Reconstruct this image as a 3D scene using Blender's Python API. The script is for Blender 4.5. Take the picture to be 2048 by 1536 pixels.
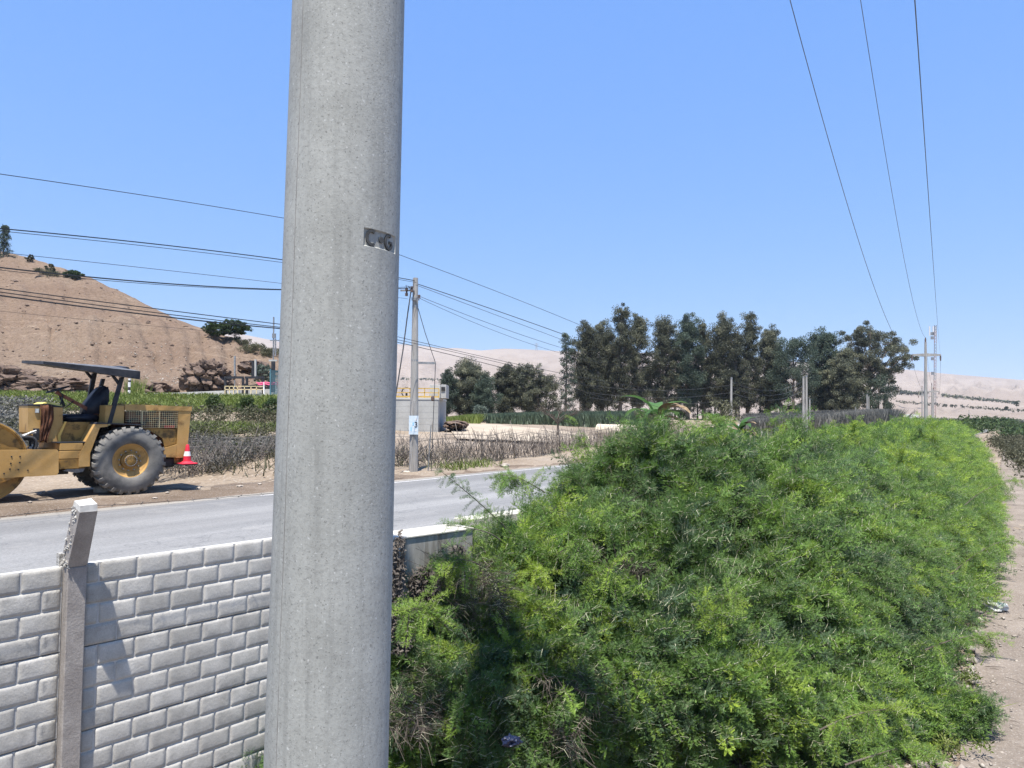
import bpy, bmesh, random, math
import numpy as np
from math import *
from mathutils import Vector, Matrix, noise, Euler

# ------------------------------------------------------------------ camera, sky, sun, exposure
SC = bpy.context.scene
COL = SC.collection
for o in list(bpy.data.objects): bpy.data.objects.remove(o)
FPX = 1420.0; PIT = 62/1420.0; ROLL = .0087
CAMP = np.array([0, 0, 1.95])
_cp, _sp, _cr, _sr = cos(PIT), sin(PIT), cos(ROLL), sin(ROLL)
FW = np.array([0, _cp, _sp]); _U0 = np.array([0, -_sp, _cp]); _R0 = np.array([1., 0, 0])
RT = _cr*_R0 + _sr*_U0; UP = -_sr*_R0 + _cr*_U0
cam = bpy.data.objects.new('camera', bpy.data.cameras.new('camera')); COL.objects.link(cam)
cam.data.sensor_fit = 'HORIZONTAL'; cam.data.sensor_width = 36; cam.data.lens = 36*FPX/2048
cam.data.clip_start = .05; cam.data.clip_end = 12000
cam.matrix_world = Matrix(((RT[0], UP[0], -FW[0], CAMP[0]), (RT[1], UP[1], -FW[1], CAMP[1]), (RT[2], UP[2], -FW[2], CAMP[2]), (0, 0, 0, 1)))
SC.camera = cam
SUN_EL = radians(72); SUN_AZ = Vector((-.13, -.99, 0)).normalized()   # horizontal direction towards the sun
sdir = SUN_AZ*cos(SUN_EL) + Vector((0, 0, sin(SUN_EL)))
w = bpy.data.worlds.new('World'); SC.world = w; w.use_nodes = True
nt = w.node_tree; nt.nodes.clear()
wo = nt.nodes.new('ShaderNodeOutputWorld'); bg = nt.nodes.new('ShaderNodeBackground'); sky = nt.nodes.new('ShaderNodeTexSky')
sky.sky_type = 'NISHITA'; sky.sun_disc = False; sky.sun_elevation = SUN_EL
sky.sun_rotation = atan2(SUN_AZ.x, SUN_AZ.y); sky.altitude = 0; sky.air_density = 1.0; sky.dust_density = .15; sky.ozone_density = 4.5
bg.inputs[1].default_value = .115
hs = nt.nodes.new('ShaderNodeHueSaturation'); hs.inputs['Hue'].default_value = .512; hs.inputs['Saturation'].default_value = 1.18
nt.links.new(sky.outputs[0], hs.inputs['Color'])
sep = nt.nodes.new('ShaderNodeSeparateColor'); cmb = nt.nodes.new('ShaderNodeCombineColor'); nt.links.new(hs.outputs[0], sep.inputs[0])
for i, (k_, g_) in enumerate(((1.05, .40), (1.70, .30), (4.15, .02))):     # one tone curve for the whole sky: hazy, even blue
    pw = nt.nodes.new('ShaderNodeMath'); pw.operation = 'POWER'; pw.inputs[1].default_value = g_
    ml = nt.nodes.new('ShaderNodeMath'); ml.operation = 'MULTIPLY'; ml.inputs[1].default_value = k_
    nt.links.new(sep.outputs[i], pw.inputs[0]); nt.links.new(pw.outputs[0], ml.inputs[0]); nt.links.new(ml.outputs[0], cmb.inputs[i])
nt.links.new(cmb.outputs[0], bg.inputs[0]); nt.links.new(bg.outputs[0], wo.inputs[0])
sl = bpy.data.lights.new('sun', 'SUN'); sl.energy = 5.0; sl.angle = radians(.55); sl.color = (1, .955, .89)
so = bpy.data.objects.new('sun', sl); COL.objects.link(so); so.rotation_euler = sdir.to_track_quat('Z', 'Y').to_euler()
vs = SC.view_settings; vs.view_transform = 'Standard'; vs.look = 'None'; vs.gamma = 1; vs.use_curve_mapping = False; vs.exposure = 1.0
SC.display_settings.display_device = 'sRGB'
SC.cycles.use_denoising = True; SC.cycles.denoiser = 'OPENIMAGEDENOISE'; SC.cycles.denoising_input_passes = 'RGB_ALBEDO_NORMAL'; SC.cycles.denoising_prefilter = 'NONE'; SC.cycles.max_bounces = 8; SC.cycles.transparent_max_bounces = 8
SC.cycles.diffuse_bounces = 4

# ------------------------------------------------------------------ helpers
def ray(x, y): return FW + (x-1024)/FPX*RT + (768-y)/FPX*UP
def W(x, y, Y):
    d = ray(x, y); return Vector(CAMP + d*Y/d[1])
def G(x, y, z=0.0):
    d = ray(x, y); return Vector(CAMP + d*(z-CAMP[2])/d[2])
def hitplane(x, y, o, ang, c=0.0):
    a = radians(ang); e = np.array([cos(a), sin(a)]); n = np.array([-sin(a), cos(a)])
    d = ray(x, y); k = ((np.array(o[:2])-CAMP[:2])@n + c)/(d[:2]@n); p = CAMP + d*k
    return float((p[:2]-np.array(o[:2]))@e), float(p[2])
RND = random.Random(7)
NPR = np.random.default_rng(11)

def link(o, parent=None):
    COL.objects.link(o)
    if parent is not None: o.parent = parent
    return o
def tag(o, label=None, cat=None, group=None, kind=None):
    if label: o['label'] = label
    if cat: o['category'] = cat
    if group: o['group'] = group
    if kind: o['kind'] = kind
    return o
def empty(name, loc, rz=0.0, label=None, cat=None, group=None):
    o = bpy.data.objects.new(name, None); o.empty_display_size = .1; link(o)
    o.location = loc; o.rotation_euler = (0, 0, rz); return tag(o, label, cat, group)

class MB:
    """collects shapes, then links them as one mesh object"""
    def __init__(s): s.v = []; s.f = []; s.m = []
    def add(s, vs_, fs, mi=0):
        b = len(s.v); s.v += [tuple(v) for v in vs_]; s.f += [[b+i for i in f] for f in fs]; s.m += [mi]*len(fs); return s
    def box(s, x0, x1, y0, y1, z0, z1, mi=0, mat=None, ch=0.0):
        if ch <= 0:
            vs_ = [(x, y, z) for z in (z0, z1) for y in (y0, y1) for x in (x0, x1)]
            fs = [(0, 2, 3, 1), (4, 5, 7, 6), (0, 1, 5, 4), (2, 6, 7, 3), (0, 4, 6, 2), (1, 3, 7, 5)]
        else:
            bm = bmesh.new(); bmesh.ops.create_cube(bm, size=1)
            for v in bm.verts: v.co = Vector(((x0+x1)/2+v.co.x*(x1-x0), (y0+y1)/2+v.co.y*(y1-y0), (z0+z1)/2+v.co.z*(z1-z0)))
            bmesh.ops.bevel(bm, geom=bm.edges[:], offset=ch, segments=1, affect='EDGES', clamp_overlap=True)
            bm.verts.index_update(); vs_ = [v.co.copy() for v in bm.verts]; fs = [[v.index for v in f.verts] for f in bm.faces]; bm.free()
        if mat is not None: vs_ = [mat @ Vector(v) for v in vs_]
        return s.add(vs_, fs, mi)
    def bar(s, a, b, wx, wy=None, mi=0):
        """square bar from a to b"""
        a = Vector(a); b = Vector(b); wy = wy or wx; d = (b-a).normalized()
        u = d.cross(Vector((0, 0, 1)))
        if u.length < 1e-3: u = Vector((1, 0, 0))
        u.normalize(); v = d.cross(u)
        vs_ = [p + u*(i*wx/2) + v*(j*wy/2) for p in (a, b) for i, j in ((-1, -1), (1, -1), (1, 1), (-1, 1))]
        return s.add(vs_, [(0, 1, 2, 3), (7, 6, 5, 4), (0, 4, 5, 1), (1, 5, 6, 2), (2, 6, 7, 3), (3, 7, 4, 0)], mi)
    def tube(s, pts, r, n=6, mi=0, cap=True):
        pts = [Vector(p) for p in pts]; k = len(pts)
        rs = r if hasattr(r, '__len__') else [r]*k
        d0 = (pts[1]-pts[0]).normalized(); u = d0.orthogonal().normalized(); vs_ = []
        for i, p in enumerate(pts):
            d = (pts[min(i+1, k-1)]-pts[max(i-1, 0)]).normalized()
            u = (u - d*u.dot(d)); u = u.normalized() if u.length > 1e-6 else d.orthogonal().normalized(); v = d.cross(u)
            for j in range(n):
                a = 2*pi*j/n; vs_.append(p + (u*cos(a)+v*sin(a))*rs[i])
        fs = [(i*n+j, i*n+(j+1) % n, (i+1)*n+(j+1) % n, (i+1)*n+j) for i in range(k-1) for j in range(n)]
        if cap: fs += [tuple(range(n-1, -1, -1)), tuple(range((k-1)*n, k*n))]
        return s.add(vs_, fs, mi)
    def lathe(s, prof, n=32, axis='z', c=(0, 0, 0), mi=0):
        """prof: list of (radius, height along axis)"""
        vs_ = []
        for r, h in prof:
            for j in range(n):
                a = 2*pi*j/n
                q = {'z': (r*cos(a), r*sin(a), h), 'y': (r*cos(a), h, r*sin(a)), 'x': (h, r*cos(a), r*sin(a))}[axis]
                vs_.append((q[0]+c[0], q[1]+c[1], q[2]+c[2]))
        k = len(prof)
        fs = [(i*n+j, i*n+(j+1) % n, (i+1)*n+(j+1) % n, (i+1)*n+j) for i in range(k-1) for j in range(n)]
        if axis == 'y': fs = [f[::-1] for f in fs]
        return s.add(vs_, fs, mi)
    def prism(s, poly, y0, y1, mi=0):
        """polygon in x,z extruded along y"""
        n = len(poly); vs_ = [(x, y0, z) for x, z in poly] + [(x, y1, z) for x, z in poly]
        fs = [tuple(range(n)), tuple(range(2*n-1, n-1, -1))] + [(i, i+n, (i+1) % n+n, (i+1) % n) for i in range(n)]
        return s.add(vs_, fs, mi)
    def quad(s, a, b, c, d, mi=0): return s.add([a, b, c, d], [(0, 1, 2, 3)], mi)
    def mesh(s, name, mats, smooth=False, sharp=35):
        me = bpy.data.meshes.new(name); me.from_pydata(s.v, [], s.f)
        for m in (mats if isinstance(mats, (list, tuple)) else [mats]): me.materials.append(m)
        if any(s.m): me.polygons.foreach_set('material_index', s.m)
        bm = bmesh.new(); bm.from_mesh(me); bmesh.ops.recalc_face_normals(bm, faces=bm.faces); bm.to_mesh(me); bm.free()
        if smooth:
            me.polygons.foreach_set('use_smooth', [True]*len(me.polygons)); me.set_sharp_from_angle(angle=radians(sharp))
        me.update(); return me
    def build(s, name, mats, parent=None, smooth=False, label=None, kind=None, sharp=35, loc=None, rz=None):
        o = bpy.data.objects.new(name, s.mesh(name, mats, smooth, sharp)); link(o, parent)
        if loc is not None: o.location = loc
        if rz is not None: o.rotation_euler = (0, 0, rz)
        return tag(o, label=label, kind=kind)

def np_mesh(name, V, Q, mats, midx=None, tint=None, smooth=False):
    """quads or tris from numpy"""
    V = np.asarray(V, np.float32); Q = np.asarray(Q, np.int32); n, k = Q.shape
    me = bpy.data.meshes.new(name); me.vertices.add(len(V)); me.vertices.foreach_set('co', V.ravel())
    me.loops.add(n*k); me.loops.foreach_set('vertex_index', Q.ravel()); me.polygons.add(n)
    me.polygons.foreach_set('loop_start', np.arange(0, n*k, k, dtype=np.int32)); me.polygons.foreach_set('loop_total', np.full(n, k, np.int32))
    for m in (mats if isinstance(mats, (list, tuple)) else [mats]): me.materials.append(m)
    if midx is not None: me.polygons.foreach_set('material_index', np.asarray(midx, np.int32))
    me.update(calc_edges=True)
    if smooth: me.polygons.foreach_set('use_smooth', np.ones(n, bool))
    if tint is not None:
        a = me.attributes.new('tint', 'FLOAT', 'POINT'); a.data.foreach_set('value', np.asarray(tint, np.float32))
    me.validate(); return me

# ---- materials
def newmat(name):
    m = bpy.data.materials.new(name); m.use_nodes = True; t = m.node_tree; t.nodes.clear()
    o = t.nodes.new('ShaderNodeOutputMaterial'); p = t.nodes.new('ShaderNodeBsdfPrincipled'); t.links.new(p.outputs[0], o.inputs[0])
    return m, t, p
def N(t, ty, **kw):
    n = t.nodes.new(ty)
    for k, v in kw.items():
        if k.startswith('i_'): n.inputs[int(k[2:])].default_value = v
        else: setattr(n, k, v)
    return n
def coords(t, scale=(1, 1, 1), obj=False):
    mp = N(t, 'ShaderNodeMapping'); mp.inputs['Scale'].default_value = scale
    if obj: t.links.new(N(t, 'ShaderNodeTexCoord').outputs['Object'], mp.inputs[0])
    else: t.links.new(N(t, 'ShaderNodeNewGeometry').outputs['Position'], mp.inputs[0])
    return mp.outputs[0]
def ntex(t, co, scale, detail=6, rough=.6, dist=0.0):
    n = N(t, 'ShaderNodeTexNoise'); n.inputs['Scale'].default_value = scale; n.inputs['Detail'].default_value = detail
    n.inputs['Roughness'].default_value = rough; n.inputs['Distortion'].default_value = dist; t.links.new(co, n.inputs['Vector']); return n.outputs[0]
def ramp(t, f, stops):
    r = N(t, 'ShaderNodeValToRGB'); e = r.color_ramp.elements
    while len(e) < len(stops): e.new(.5)
    for i, (p, c) in enumerate(stops): e[i].position = p; e[i].color = (*c, 1) if len(c) == 3 else c
    t.links.new(f, r.inputs[0]); return r.outputs[0]
def mix(t, fac, a, b, bt='MIX'):
    n = N(t, 'ShaderNodeMix', data_type='RGBA', blend_type=bt)
    for s_, v in ((0, fac), (6, a), (7, b)):
        if isinstance(v, (int, float)): n.inputs[s_].default_value = v
        elif isinstance(v, tuple): n.inputs[s_].default_value = (*v, 1) if len(v) == 3 else v
        else: t.links.new(v, n.inputs[s_])
    return n.outputs[2]
def g(v): return (v, v, v)
def bump(t, p, h, strength, dist):
    b = N(t, 'ShaderNodeBump'); b.inputs['Strength'].default_value = strength; b.inputs['Distance'].default_value = dist
    t.links.new(h, b.inputs['Height']); t.links.new(b.outputs[0], p.inputs['Normal']); return b
def M(name, ca, cb, scale=4, rough=.85, bs=0.0, bscale=None, bdist=.01, lo=.35, hi=.65, stains=None, vary=0.0, metal=0.0, stretch=(1, 1, 1), obj=False, fine=.0, spec=.3, coat=0.0):
    """two-tone noise material with optional fine speckle, dark stains and per-object variation"""
    m, t, p = newmat(name); co = coords(t, stretch, obj)
    c = ramp(t, ntex(t, co, scale, 8), [(lo, ca), (hi, cb)])
    if fine > 0:
        c = mix(t, fine, c, ramp(t, ntex(t, co, scale*14, 4, .7), [(.3, g(.25)), (.7, g(1.0))]), 'MULTIPLY')
    if stains:
        sc, col, amt, thr = stains
        c = mix(t, ramp(t, ntex(t, co, sc, 9, .65), [(thr, g(0)), (min(thr+.12, 1), g(amt))]), c, col)
    if vary > 0:
        oi = N(t, 'ShaderNodeObjectInfo'); h = N(t, 'ShaderNodeHueSaturation'); mr = N(t, 'ShaderNodeMapRange')
        mr.inputs[3].default_value = 1-vary; mr.inputs[4].default_value = 1+vary
        t.links.new(oi.outputs['Random'], mr.inputs[0]); t.links.new(mr.outputs[0], h.inputs['Value']); t.links.new(c, h.inputs['Color']); c = h.outputs[0]
    t.links.new(c, p.inputs['Base Color']); p.inputs['Roughness'].default_value = rough; p.inputs['Metallic'].default_value = metal
    p.inputs['Specular IOR Level'].default_value = spec; p.inputs['Coat Weight'].default_value = coat
    if bs > 0: bump(t, p, ntex(t, co, bscale or scale*6, 8, .65), bs, bdist)
    return m
def LEAF(name, c0, c1, trans=.35, inst=False, rough=.55, c2=None):
    """foliage: colour runs with the 'tint' attribute (leaf age; a few stops paint highlights and shaded tones), diffuse and translucent"""
    m, t, p = newmat(name); a = N(t, 'ShaderNodeAttribute', attribute_name='tint', attribute_type='INSTANCER' if inst else 'GEOMETRY')
    st = [(0, c0), (1, c1)] if c2 is None else [(0, c0), (.55, c1), (1, c2)]
    c = ramp(t, a.outputs['Fac'], st)
    oi = N(t, 'ShaderNodeObjectInfo'); h = N(t, 'ShaderNodeHueSaturation'); mr = N(t, 'ShaderNodeMapRange'); mr.inputs[3].default_value = .8; mr.inputs[4].default_value = 1.2
    t.links.new(oi.outputs['Random'], mr.inputs[0]); t.links.new(mr.outputs[0], h.inputs['Value']); t.links.new(c, h.inputs['Color']); c = h.outputs[0]
    t.links.new(c, p.inputs['Base Color']); p.inputs['Roughness'].default_value = rough; p.inputs['Specular IOR Level'].default_value = .25
    if trans > 0:
        tr = N(t, 'ShaderNodeBsdfTranslucent'); t.links.new(c, tr.inputs[0]); mx = N(t, 'ShaderNodeMixShader'); mx.inputs[0].default_value = trans
        t.links.new(p.outputs[0], mx.inputs[1]); t.links.new(tr.outputs[0], mx.inputs[2])
        t.links.new(mx.outputs[0], [n for n in t.nodes if n.type == 'OUTPUT_MATERIAL'][0].inputs[0])
    return m

MAT = {}
ROAD_OFF = 2.586*sin(radians(53.5)) + 4.30*cos(radians(53.5))      # distance of the block wall line from the world origin
def pole_material():
    m, t, p = newmat('cast_concrete_pole'); co = coords(t)
    c = ramp(t, ntex(t, co, 5, 7), [(.3, (.30, .30, .272)), (.7, (.375, .375, .342))])
    c = mix(t, ramp(t, ntex(t, co, 130, 2, .5), [(.62, g(0)), (.70, g(.55))]), c, (.085, .085, .078))
    c = mix(t, ramp(t, ntex(t, co, 60, 5, .7), [(.46, g(0)), (.66, g(.30))]), c, (.125, .122, .11))
    cs = coords(t, (26, 26, 1.0))
    c = mix(t, ramp(t, ntex(t, cs, 1.0, 6, .6), [(.5, g(0)), (.72, g(.42))]), c, (.18, .18, .165))
    c = mix(t, ramp(t, ntex(t, co, 90, 2, .5), [(.66, g(0)), (.74, g(.5))]), c, (.6, .6, .57))
    t.links.new(c, p.inputs['Base Color']); p.inputs['Roughness'].default_value = .8; p.inputs['Specular IOR Level'].default_value = .3
    bump(t, p, ntex(t, co, 120, 6, .7), .35, .003); return m
def road_material():
    m, t, p = newmat('worn_asphalt'); mp = N(t, 'ShaderNodeMapping'); mp.inputs['Rotation'].default_value = (0, 0, -radians(53.5))
    t.links.new(N(t, 'ShaderNodeNewGeometry').outputs['Position'], mp.inputs[0]); co = mp.outputs[0]
    m2 = N(t, 'ShaderNodeMapping'); m2.inputs['Scale'].default_value = (.06, 1.1, 1); t.links.new(co, m2.inputs[0])
    c = ramp(t, ntex(t, m2.outputs[0], 1.0, 5, .55), [(.3, (.17, .167, .16)), (.7, (.26, .253, .24))])
    sx = N(t, 'ShaderNodeSeparateXYZ'); t.links.new(co, sx.inputs[0]); ln = N(t, 'ShaderNodeMapRange'); ln.inputs[1].default_value = ROAD_OFF+1.5; ln.inputs[2].default_value = ROAD_OFF+10.6; t.links.new(sx.outputs[1], ln.inputs[0])
    wob = N(t, 'ShaderNodeMath', operation='MULTIPLY_ADD'); t.links.new(ntex(t, m2.outputs[0], .6, 6, .6), wob.inputs[0]); wob.inputs[1].default_value = .16; wob.inputs[2].default_value = -.08
    ad = N(t, 'ShaderNodeMath', operation='ADD'); t.links.new(ln.outputs[0], ad.inputs[0]); t.links.new(wob.outputs[0], ad.inputs[1])
    c = mix(t, 1.0, c, ramp(t, ad.outputs[0], [(.0, (1.15, 1.1, 1.02)), (.12, g(.98)), (.25, g(1.06)), (.36, g(.86)), (.5, g(1.03)), (.62, g(.80)), (.74, g(.90)), (.84, g(.70)), (.93, g(.74)), (.98, (1.25, 1.15, 1.0))]), 'MULTIPLY')
    c = mix(t, .75, c, ramp(t, ntex(t, co, 38, 6, .8), [(.3, g(.40)), (.5, g(.95)), (.7, g(1.4))]), 'MULTIPLY')
    c = mix(t, ramp(t, ntex(t, co, .9, 8, .7), [(.56, g(0)), (.75, g(.5))]), c, (.30, .285, .26))
    wv = N(t, 'ShaderNodeTexVoronoi', feature='DISTANCE_TO_EDGE'); wv.inputs['Scale'].default_value = .35
    dm = N(t, 'ShaderNodeVectorMath', operation='ADD'); nz = N(t, 'ShaderNodeTexNoise'); nz.inputs['Scale'].default_value = 1.6; nz.inputs['Detail'].default_value = 6
    t.links.new(co, nz.inputs['Vector']); t.links.new(co, dm.inputs[0]); t.links.new(nz.outputs['Color'], dm.inputs[1]); t.links.new(dm.outputs[0], wv.inputs['Vector'])
    cr = ramp(t, wv.outputs['Distance'], [(0, g(.5)), (.006, g(0))])
    t.links.new(mix(t, cr, c, (.07, .07, .07)), p.inputs['Base Color']); p.inputs['Roughness'].default_value = .75
    bump(t, p, ntex(t, co, 60, 5, .8), .4, .006); return m
def ground_material(name, a, b, c_, sc=.5, grav=20, dark=(.13, .105, .08)):
    m, t, p = newmat(name); co = coords(t)
    c = ramp(t, ntex(t, co, sc, 9, .6), [(.3, a), (.5, b), (.72, c_)])
    c = mix(t, .6, c, ramp(t, ntex(t, co, grav, 6, .75), [(.28, g(.45)), (.7, g(1.2))]), 'MULTIPLY')
    c = mix(t, ramp(t, ntex(t, co, sc*5, 8, .7), [(.58, g(0)), (.75, g(.55))]), c, dark)
    vo = N(t, 'ShaderNodeTexVoronoi'); vo.inputs['Scale'].default_value = grav*1.2; t.links.new(co, vo.inputs['Vector'])
    c = mix(t, ramp(t, vo.outputs['Distance'], [(.12, g(.5)), (.3, g(0))]), c, (.44, .41, .37))
    t.links.new(c, p.inputs['Base Color']); p.inputs['Roughness'].default_value = .95; p.inputs['Specular IOR Level'].default_value = .15
    bump(t, p, ntex(t, co, grav, 9, .75), .8, .03); return m
def hill_material():
    m, t, p = newmat('dry_hillside'); co = coords(t)
    c = ramp(t, ntex(t, co, .07, 8, .6), [(.32, (.150, .104, .075)), (.5, (.183, .131, .094)), (.68, (.20, .152, .112))])
    st = coords(t, (.5, .5, 3.2))
    c = mix(t, ramp(t, ntex(t, st, .35, 9, .72, .6), [(.56, g(0)), (.74, g(.6))]), c, (.36, .285, .21))
    c = mix(t, ramp(t, ntex(t, co, 1.9, 8, .75), [(.56, g(0)), (.70, g(.7))]), c, (.085, .058, .043))
    c = mix(t, .9, c, ramp(t, ntex(t, co, 3.2, 8, .85), [(.3, g(.45)), (.5, g(1.0)), (.72, g(1.45))]), 'MULTIPLY')
    t.links.new(c, p.inputs['Base Color']); p.inputs['Roughness'].default_value = .95; p.inputs['Specular IOR Level'].default_value = .1
    bump(t, p, ntex(t, co, 1.5, 10, .75), .9, .35); return m
def far_hill_material():
    m, t, p = newmat('distant_desert_hills'); co = coords(t, (1, .4, 3))
    c = ramp(t, ntex(t, co, .004, 9, .6), [(.3, (.235, .19, .158)), (.7, (.315, .265, .225))])
    c = mix(t, ramp(t, ntex(t, co, .02, 9, .7), [(.52, g(0)), (.7, g(.5))]), c, (.19, .145, .115))
    sx = N(t, 'ShaderNodeSeparateXYZ'); t.links.new(N(t, 'ShaderNodeNewGeometry').outputs['Position'], sx.inputs[0])
    t.links.new(c, p.inputs['Base Color']); p.inputs['Roughness'].default_value = 1; p.inputs['Specular IOR Level'].default_value = 0
    bump(t, p, ntex(t, co, .03, 9, .7), .7, 14); return m
MAT['pole'] = pole_material(); MAT['road'] = road_material()
MAT['verge'] = ground_material('verge_dirt', (.12, .088, .062), (.165, .125, .092), (.26, .21, .165), .6, 14)
MAT['ground'] = ground_material('dry_ground', (.19, .145, .105), (.25, .20, .15), (.33, .275, .215), .25, 7)
MAT['path'] = ground_material('gravel_path', (.175, .145, .118), (.225, .188, .155), (.30, .255, .215), .8, 24, (.12, .09, .07))
MAT['hill'] = hill_material(); MAT['far'] = far_hill_material()
MAT['block'] = M('wall_block', (.40, .382, .345), (.53, .507, .46), 9, .9, .4, 55, .006, vary=.13, fine=.35, stains=(3.5, (.22, .21, .19), .45, .58))
MAT['panel'] = M('wall_panel', (.44, .43, .405), (.55, .535, .505), 12, .9, .4, 60, .004, fine=.3)
MAT['post'] = M('post_concrete', (.28, .25, .225), (.38, .345, .31), 10, .9, .5, 60, .006, fine=.4, stains=(6, (.19, .17, .15), .6, .58))
MAT['rough'] = M('broken_concrete', (.2, .19, .17), (.55, .53, .49), 42, .95, 1, 60, .02)
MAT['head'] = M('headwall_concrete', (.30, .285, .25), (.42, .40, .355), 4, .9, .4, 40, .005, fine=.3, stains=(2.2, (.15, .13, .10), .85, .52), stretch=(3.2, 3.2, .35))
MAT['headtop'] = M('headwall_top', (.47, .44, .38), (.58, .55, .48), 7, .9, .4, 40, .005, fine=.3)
MAT['concrete'] = M('grey_concrete', (.34, .335, .315), (.44, .435, .41), .8, .85, .3, 12, .01, fine=.2, stains=(.5, (.2, .2, .2), .5, .58), stretch=(1, 1, .6))
MAT['concrete_l'] = M('pale_concrete', (.42, .41, .385), (.52, .51, .48), 1.5, .85, .3, 14, .01, fine=.2)
MAT['polewood'] = M('weathered_pole', (.30, .28, .255), (.42, .40, .37), 3, .85, .3, 30, .005, fine=.3, stretch=(3, 3, .5))
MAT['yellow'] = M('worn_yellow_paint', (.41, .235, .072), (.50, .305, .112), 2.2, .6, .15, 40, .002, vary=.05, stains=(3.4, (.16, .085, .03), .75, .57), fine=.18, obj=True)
MAT['yellowd'] = M('dark_yellow_paint', (.26, .14, .035), (.38, .22, .06), 3, .55, .15, 40, .002, stains=(5, (.07, .045, .02), .85, .5), obj=True)  # darker, blotched yellow for drum, lower and inner parts
MAT['blackm'] = M('black_metal', (.012, .013, .016), (.035, .035, .04), 6, .5, .1, 40, .002)
MAT['roofm'] = M('dusty_black_roof', (.05, .052, .058), (.15, .15, .155), 3, .65, .2, 20, .003, stains=(3, (.25, .235, .21), .5, .55))
MAT['vinyl'] = M('black_vinyl', (.010, .012, .02), (.022, .025, .04), 5, .42, .15, 60, .002)
MAT['rubber'] = M('dusty_rubber', (.078, .076, .073), (.165, .158, .147), 3.5, .85, .3, 40, .004, stains=(2.2, (.21, .195, .17), .6, .48), obj=True)
MAT['rubberd'] = M('dark_rubber', (.02, .021, .024), (.05, .05, .052), 5, .8, .3, 40, .004)
MAT['steel'] = M('bare_steel', (.22, .22, .22), (.38, .37, .35), 8, .45, .1, 40, .002, metal=.6)
MAT['rag'] = M('brown_cloth', (.055, .022, .012), (.13, .055, .03), 9, .95, .4, 60, .004)
MAT['red'] = M('cone_red', (.55, .02, .045), (.68, .035, .06), 6, .5, fine=.15)
MAT['white'] = M('white_paint', (.62, .61, .59), (.78, .77, .75), 6, .6, fine=.2)
MAT['black'] = M('black_paint', (.02, .02, .02), (.04, .04, .04), 6, .6)
MAT['redbrick'] = M('painted_red_brick', (.20, .065, .055), (.30, .11, .09), 4, .85, .4, 40, .005, vary=.15)
MAT['mortar'] = M('pale_mortar', (.38, .33, .29), (.48, .42, .37), 5, .95, .3, 40, .004)
MAT['bluepaint'] = M('pale_blue_paint', (.24, .47, .66), (.32, .56, .74), 4, .7)
MAT['rust'] = M('rusty_brown', (.13, .05, .03), (.24, .10, .06), 6, .9, .3, 30, .004)
MAT['wire'] = M('cable_black', (.035, .035, .037), (.06, .06, .062), 3, .6)
MAT['wire2'] = M('aluminium_cable', (.10, .10, .11), (.16, .16, .165), 3, .5)
MAT['rock'] = M('brown_rock', (.095, .065, .05), (.23, .165, .125), 1.2, .95, .9, 4, .12, fine=.5, stains=(.9, (.075, .05, .04), .7, .55))
MAT['stone'] = M('pale_stone', (.28, .24, .20), (.45, .40, .34), 5, .95, .6, 20, .01, vary=.25)
MAT['bark'] = M('eucalyptus_bark', (.10, .08, .06), (.21, .175, .14), 1.5, .95, .5, 8, .02, stretch=(3, 3, .5))
MAT['twig'] = M('grey_twig', (.055, .044, .036), (.14, .115, .095), 9, .95, vary=.25)
MAT['stick'] = M('dry_sticks', (.20, .165, .135), (.38, .33, .285), 3, .95, vary=.3)
MAT['drybrush'] = M('dead_creeper', (.05, .042, .036), (.14, .12, .10), 12, .95, vary=.25)
MAT['thorn'] = M('pale_thorn', (.36, .37, .24), (.52, .50, .36), 9, .8)
MAT['pipe'] = M('cream_concrete_pipe', (.46, .39, .30), (.56, .49, .39), 1.2, .85, .2, 20, .006, stains=(.8, (.30, .24, .18), .6, .55))
MAT['railyellow'] = M('rail_yellow', (.46, .30, .07), (.56, .37, .10), 2, .6)
MAT['railpale'] = M('rail_pale_yellow', (.50, .40, .22), (.60, .50, .30), 2, .7)
MAT['pink'] = M('pink_netting', (.62, .07, .19), (.75, .14, .28), 3, .8)
MAT['bluemesh'] = M('blue_green_mesh', (.04, .10, .13), (.08, .17, .20), 3, .8)
MAT['bag'] = M('white_plastic', (.38, .38, .36), (.55, .55, .52), 8, .45, .4, 20, .01)
MAT['bluebag'] = M('dark_blue_plastic', (.006, .010, .028), (.014, .02, .05), 8, .35, .5, 20, .01)
MAT['turq'] = M('turquoise_roof', (.10, .45, .42), (.16, .55, .50), 1, .7)
MAT['signyellow'] = M('sign_yellow', (.55, .60, .05), (.62, .66, .08), 3, .6)
MAT['porcelain'] = M('insulator', (.10, .07, .06), (.16, .11, .09), 3, .3)
L_HEDGE = LEAF('hedge_leaf', (.072, .118, .062), (.142, .245, .046), .38, True, c2=(.32, .42, .055))  # greyest stop also stands for shaded, sky-lit leaves; brightest paints highlights
L_EUC = LEAF('eucalyptus_leaf', (.056, .063, .045), (.108, .117, .075), .30, c2=(.225, .222, .14))  # brightest stop paints warm highlights into the crowns
L_DARK = LEAF('dark_leaf', (.036, .056, .042), (.092, .118, .078), .25)
L_OLIVE = LEAF('olive_leaf', (.06, .062, .032), (.13, .125, .07), .25)
L_GRASS = LEAF('grass_blade', (.09, .13, .025), (.17, .22, .045), .3, c2=(.27, .27, .11))
L_MAIZE = LEAF('maize_blade', (.06, .085, .055), (.11, .15, .09), .3)
L_GREY = LEAF('grey_crop', (.10, .098, .085), (.20, .19, .165), .2)
L_BANANA = LEAF('banana_leaf', (.05, .12, .03), (.10, .19, .06), .35)
L_SHRUB = LEAF('shrub_leaf', (.03, .055, .02), (.08, .125, .035), .3)
L_SILVER = LEAF('silver_leaf', (.09, .12, .09), (.19, .22, .17), .3)

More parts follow.
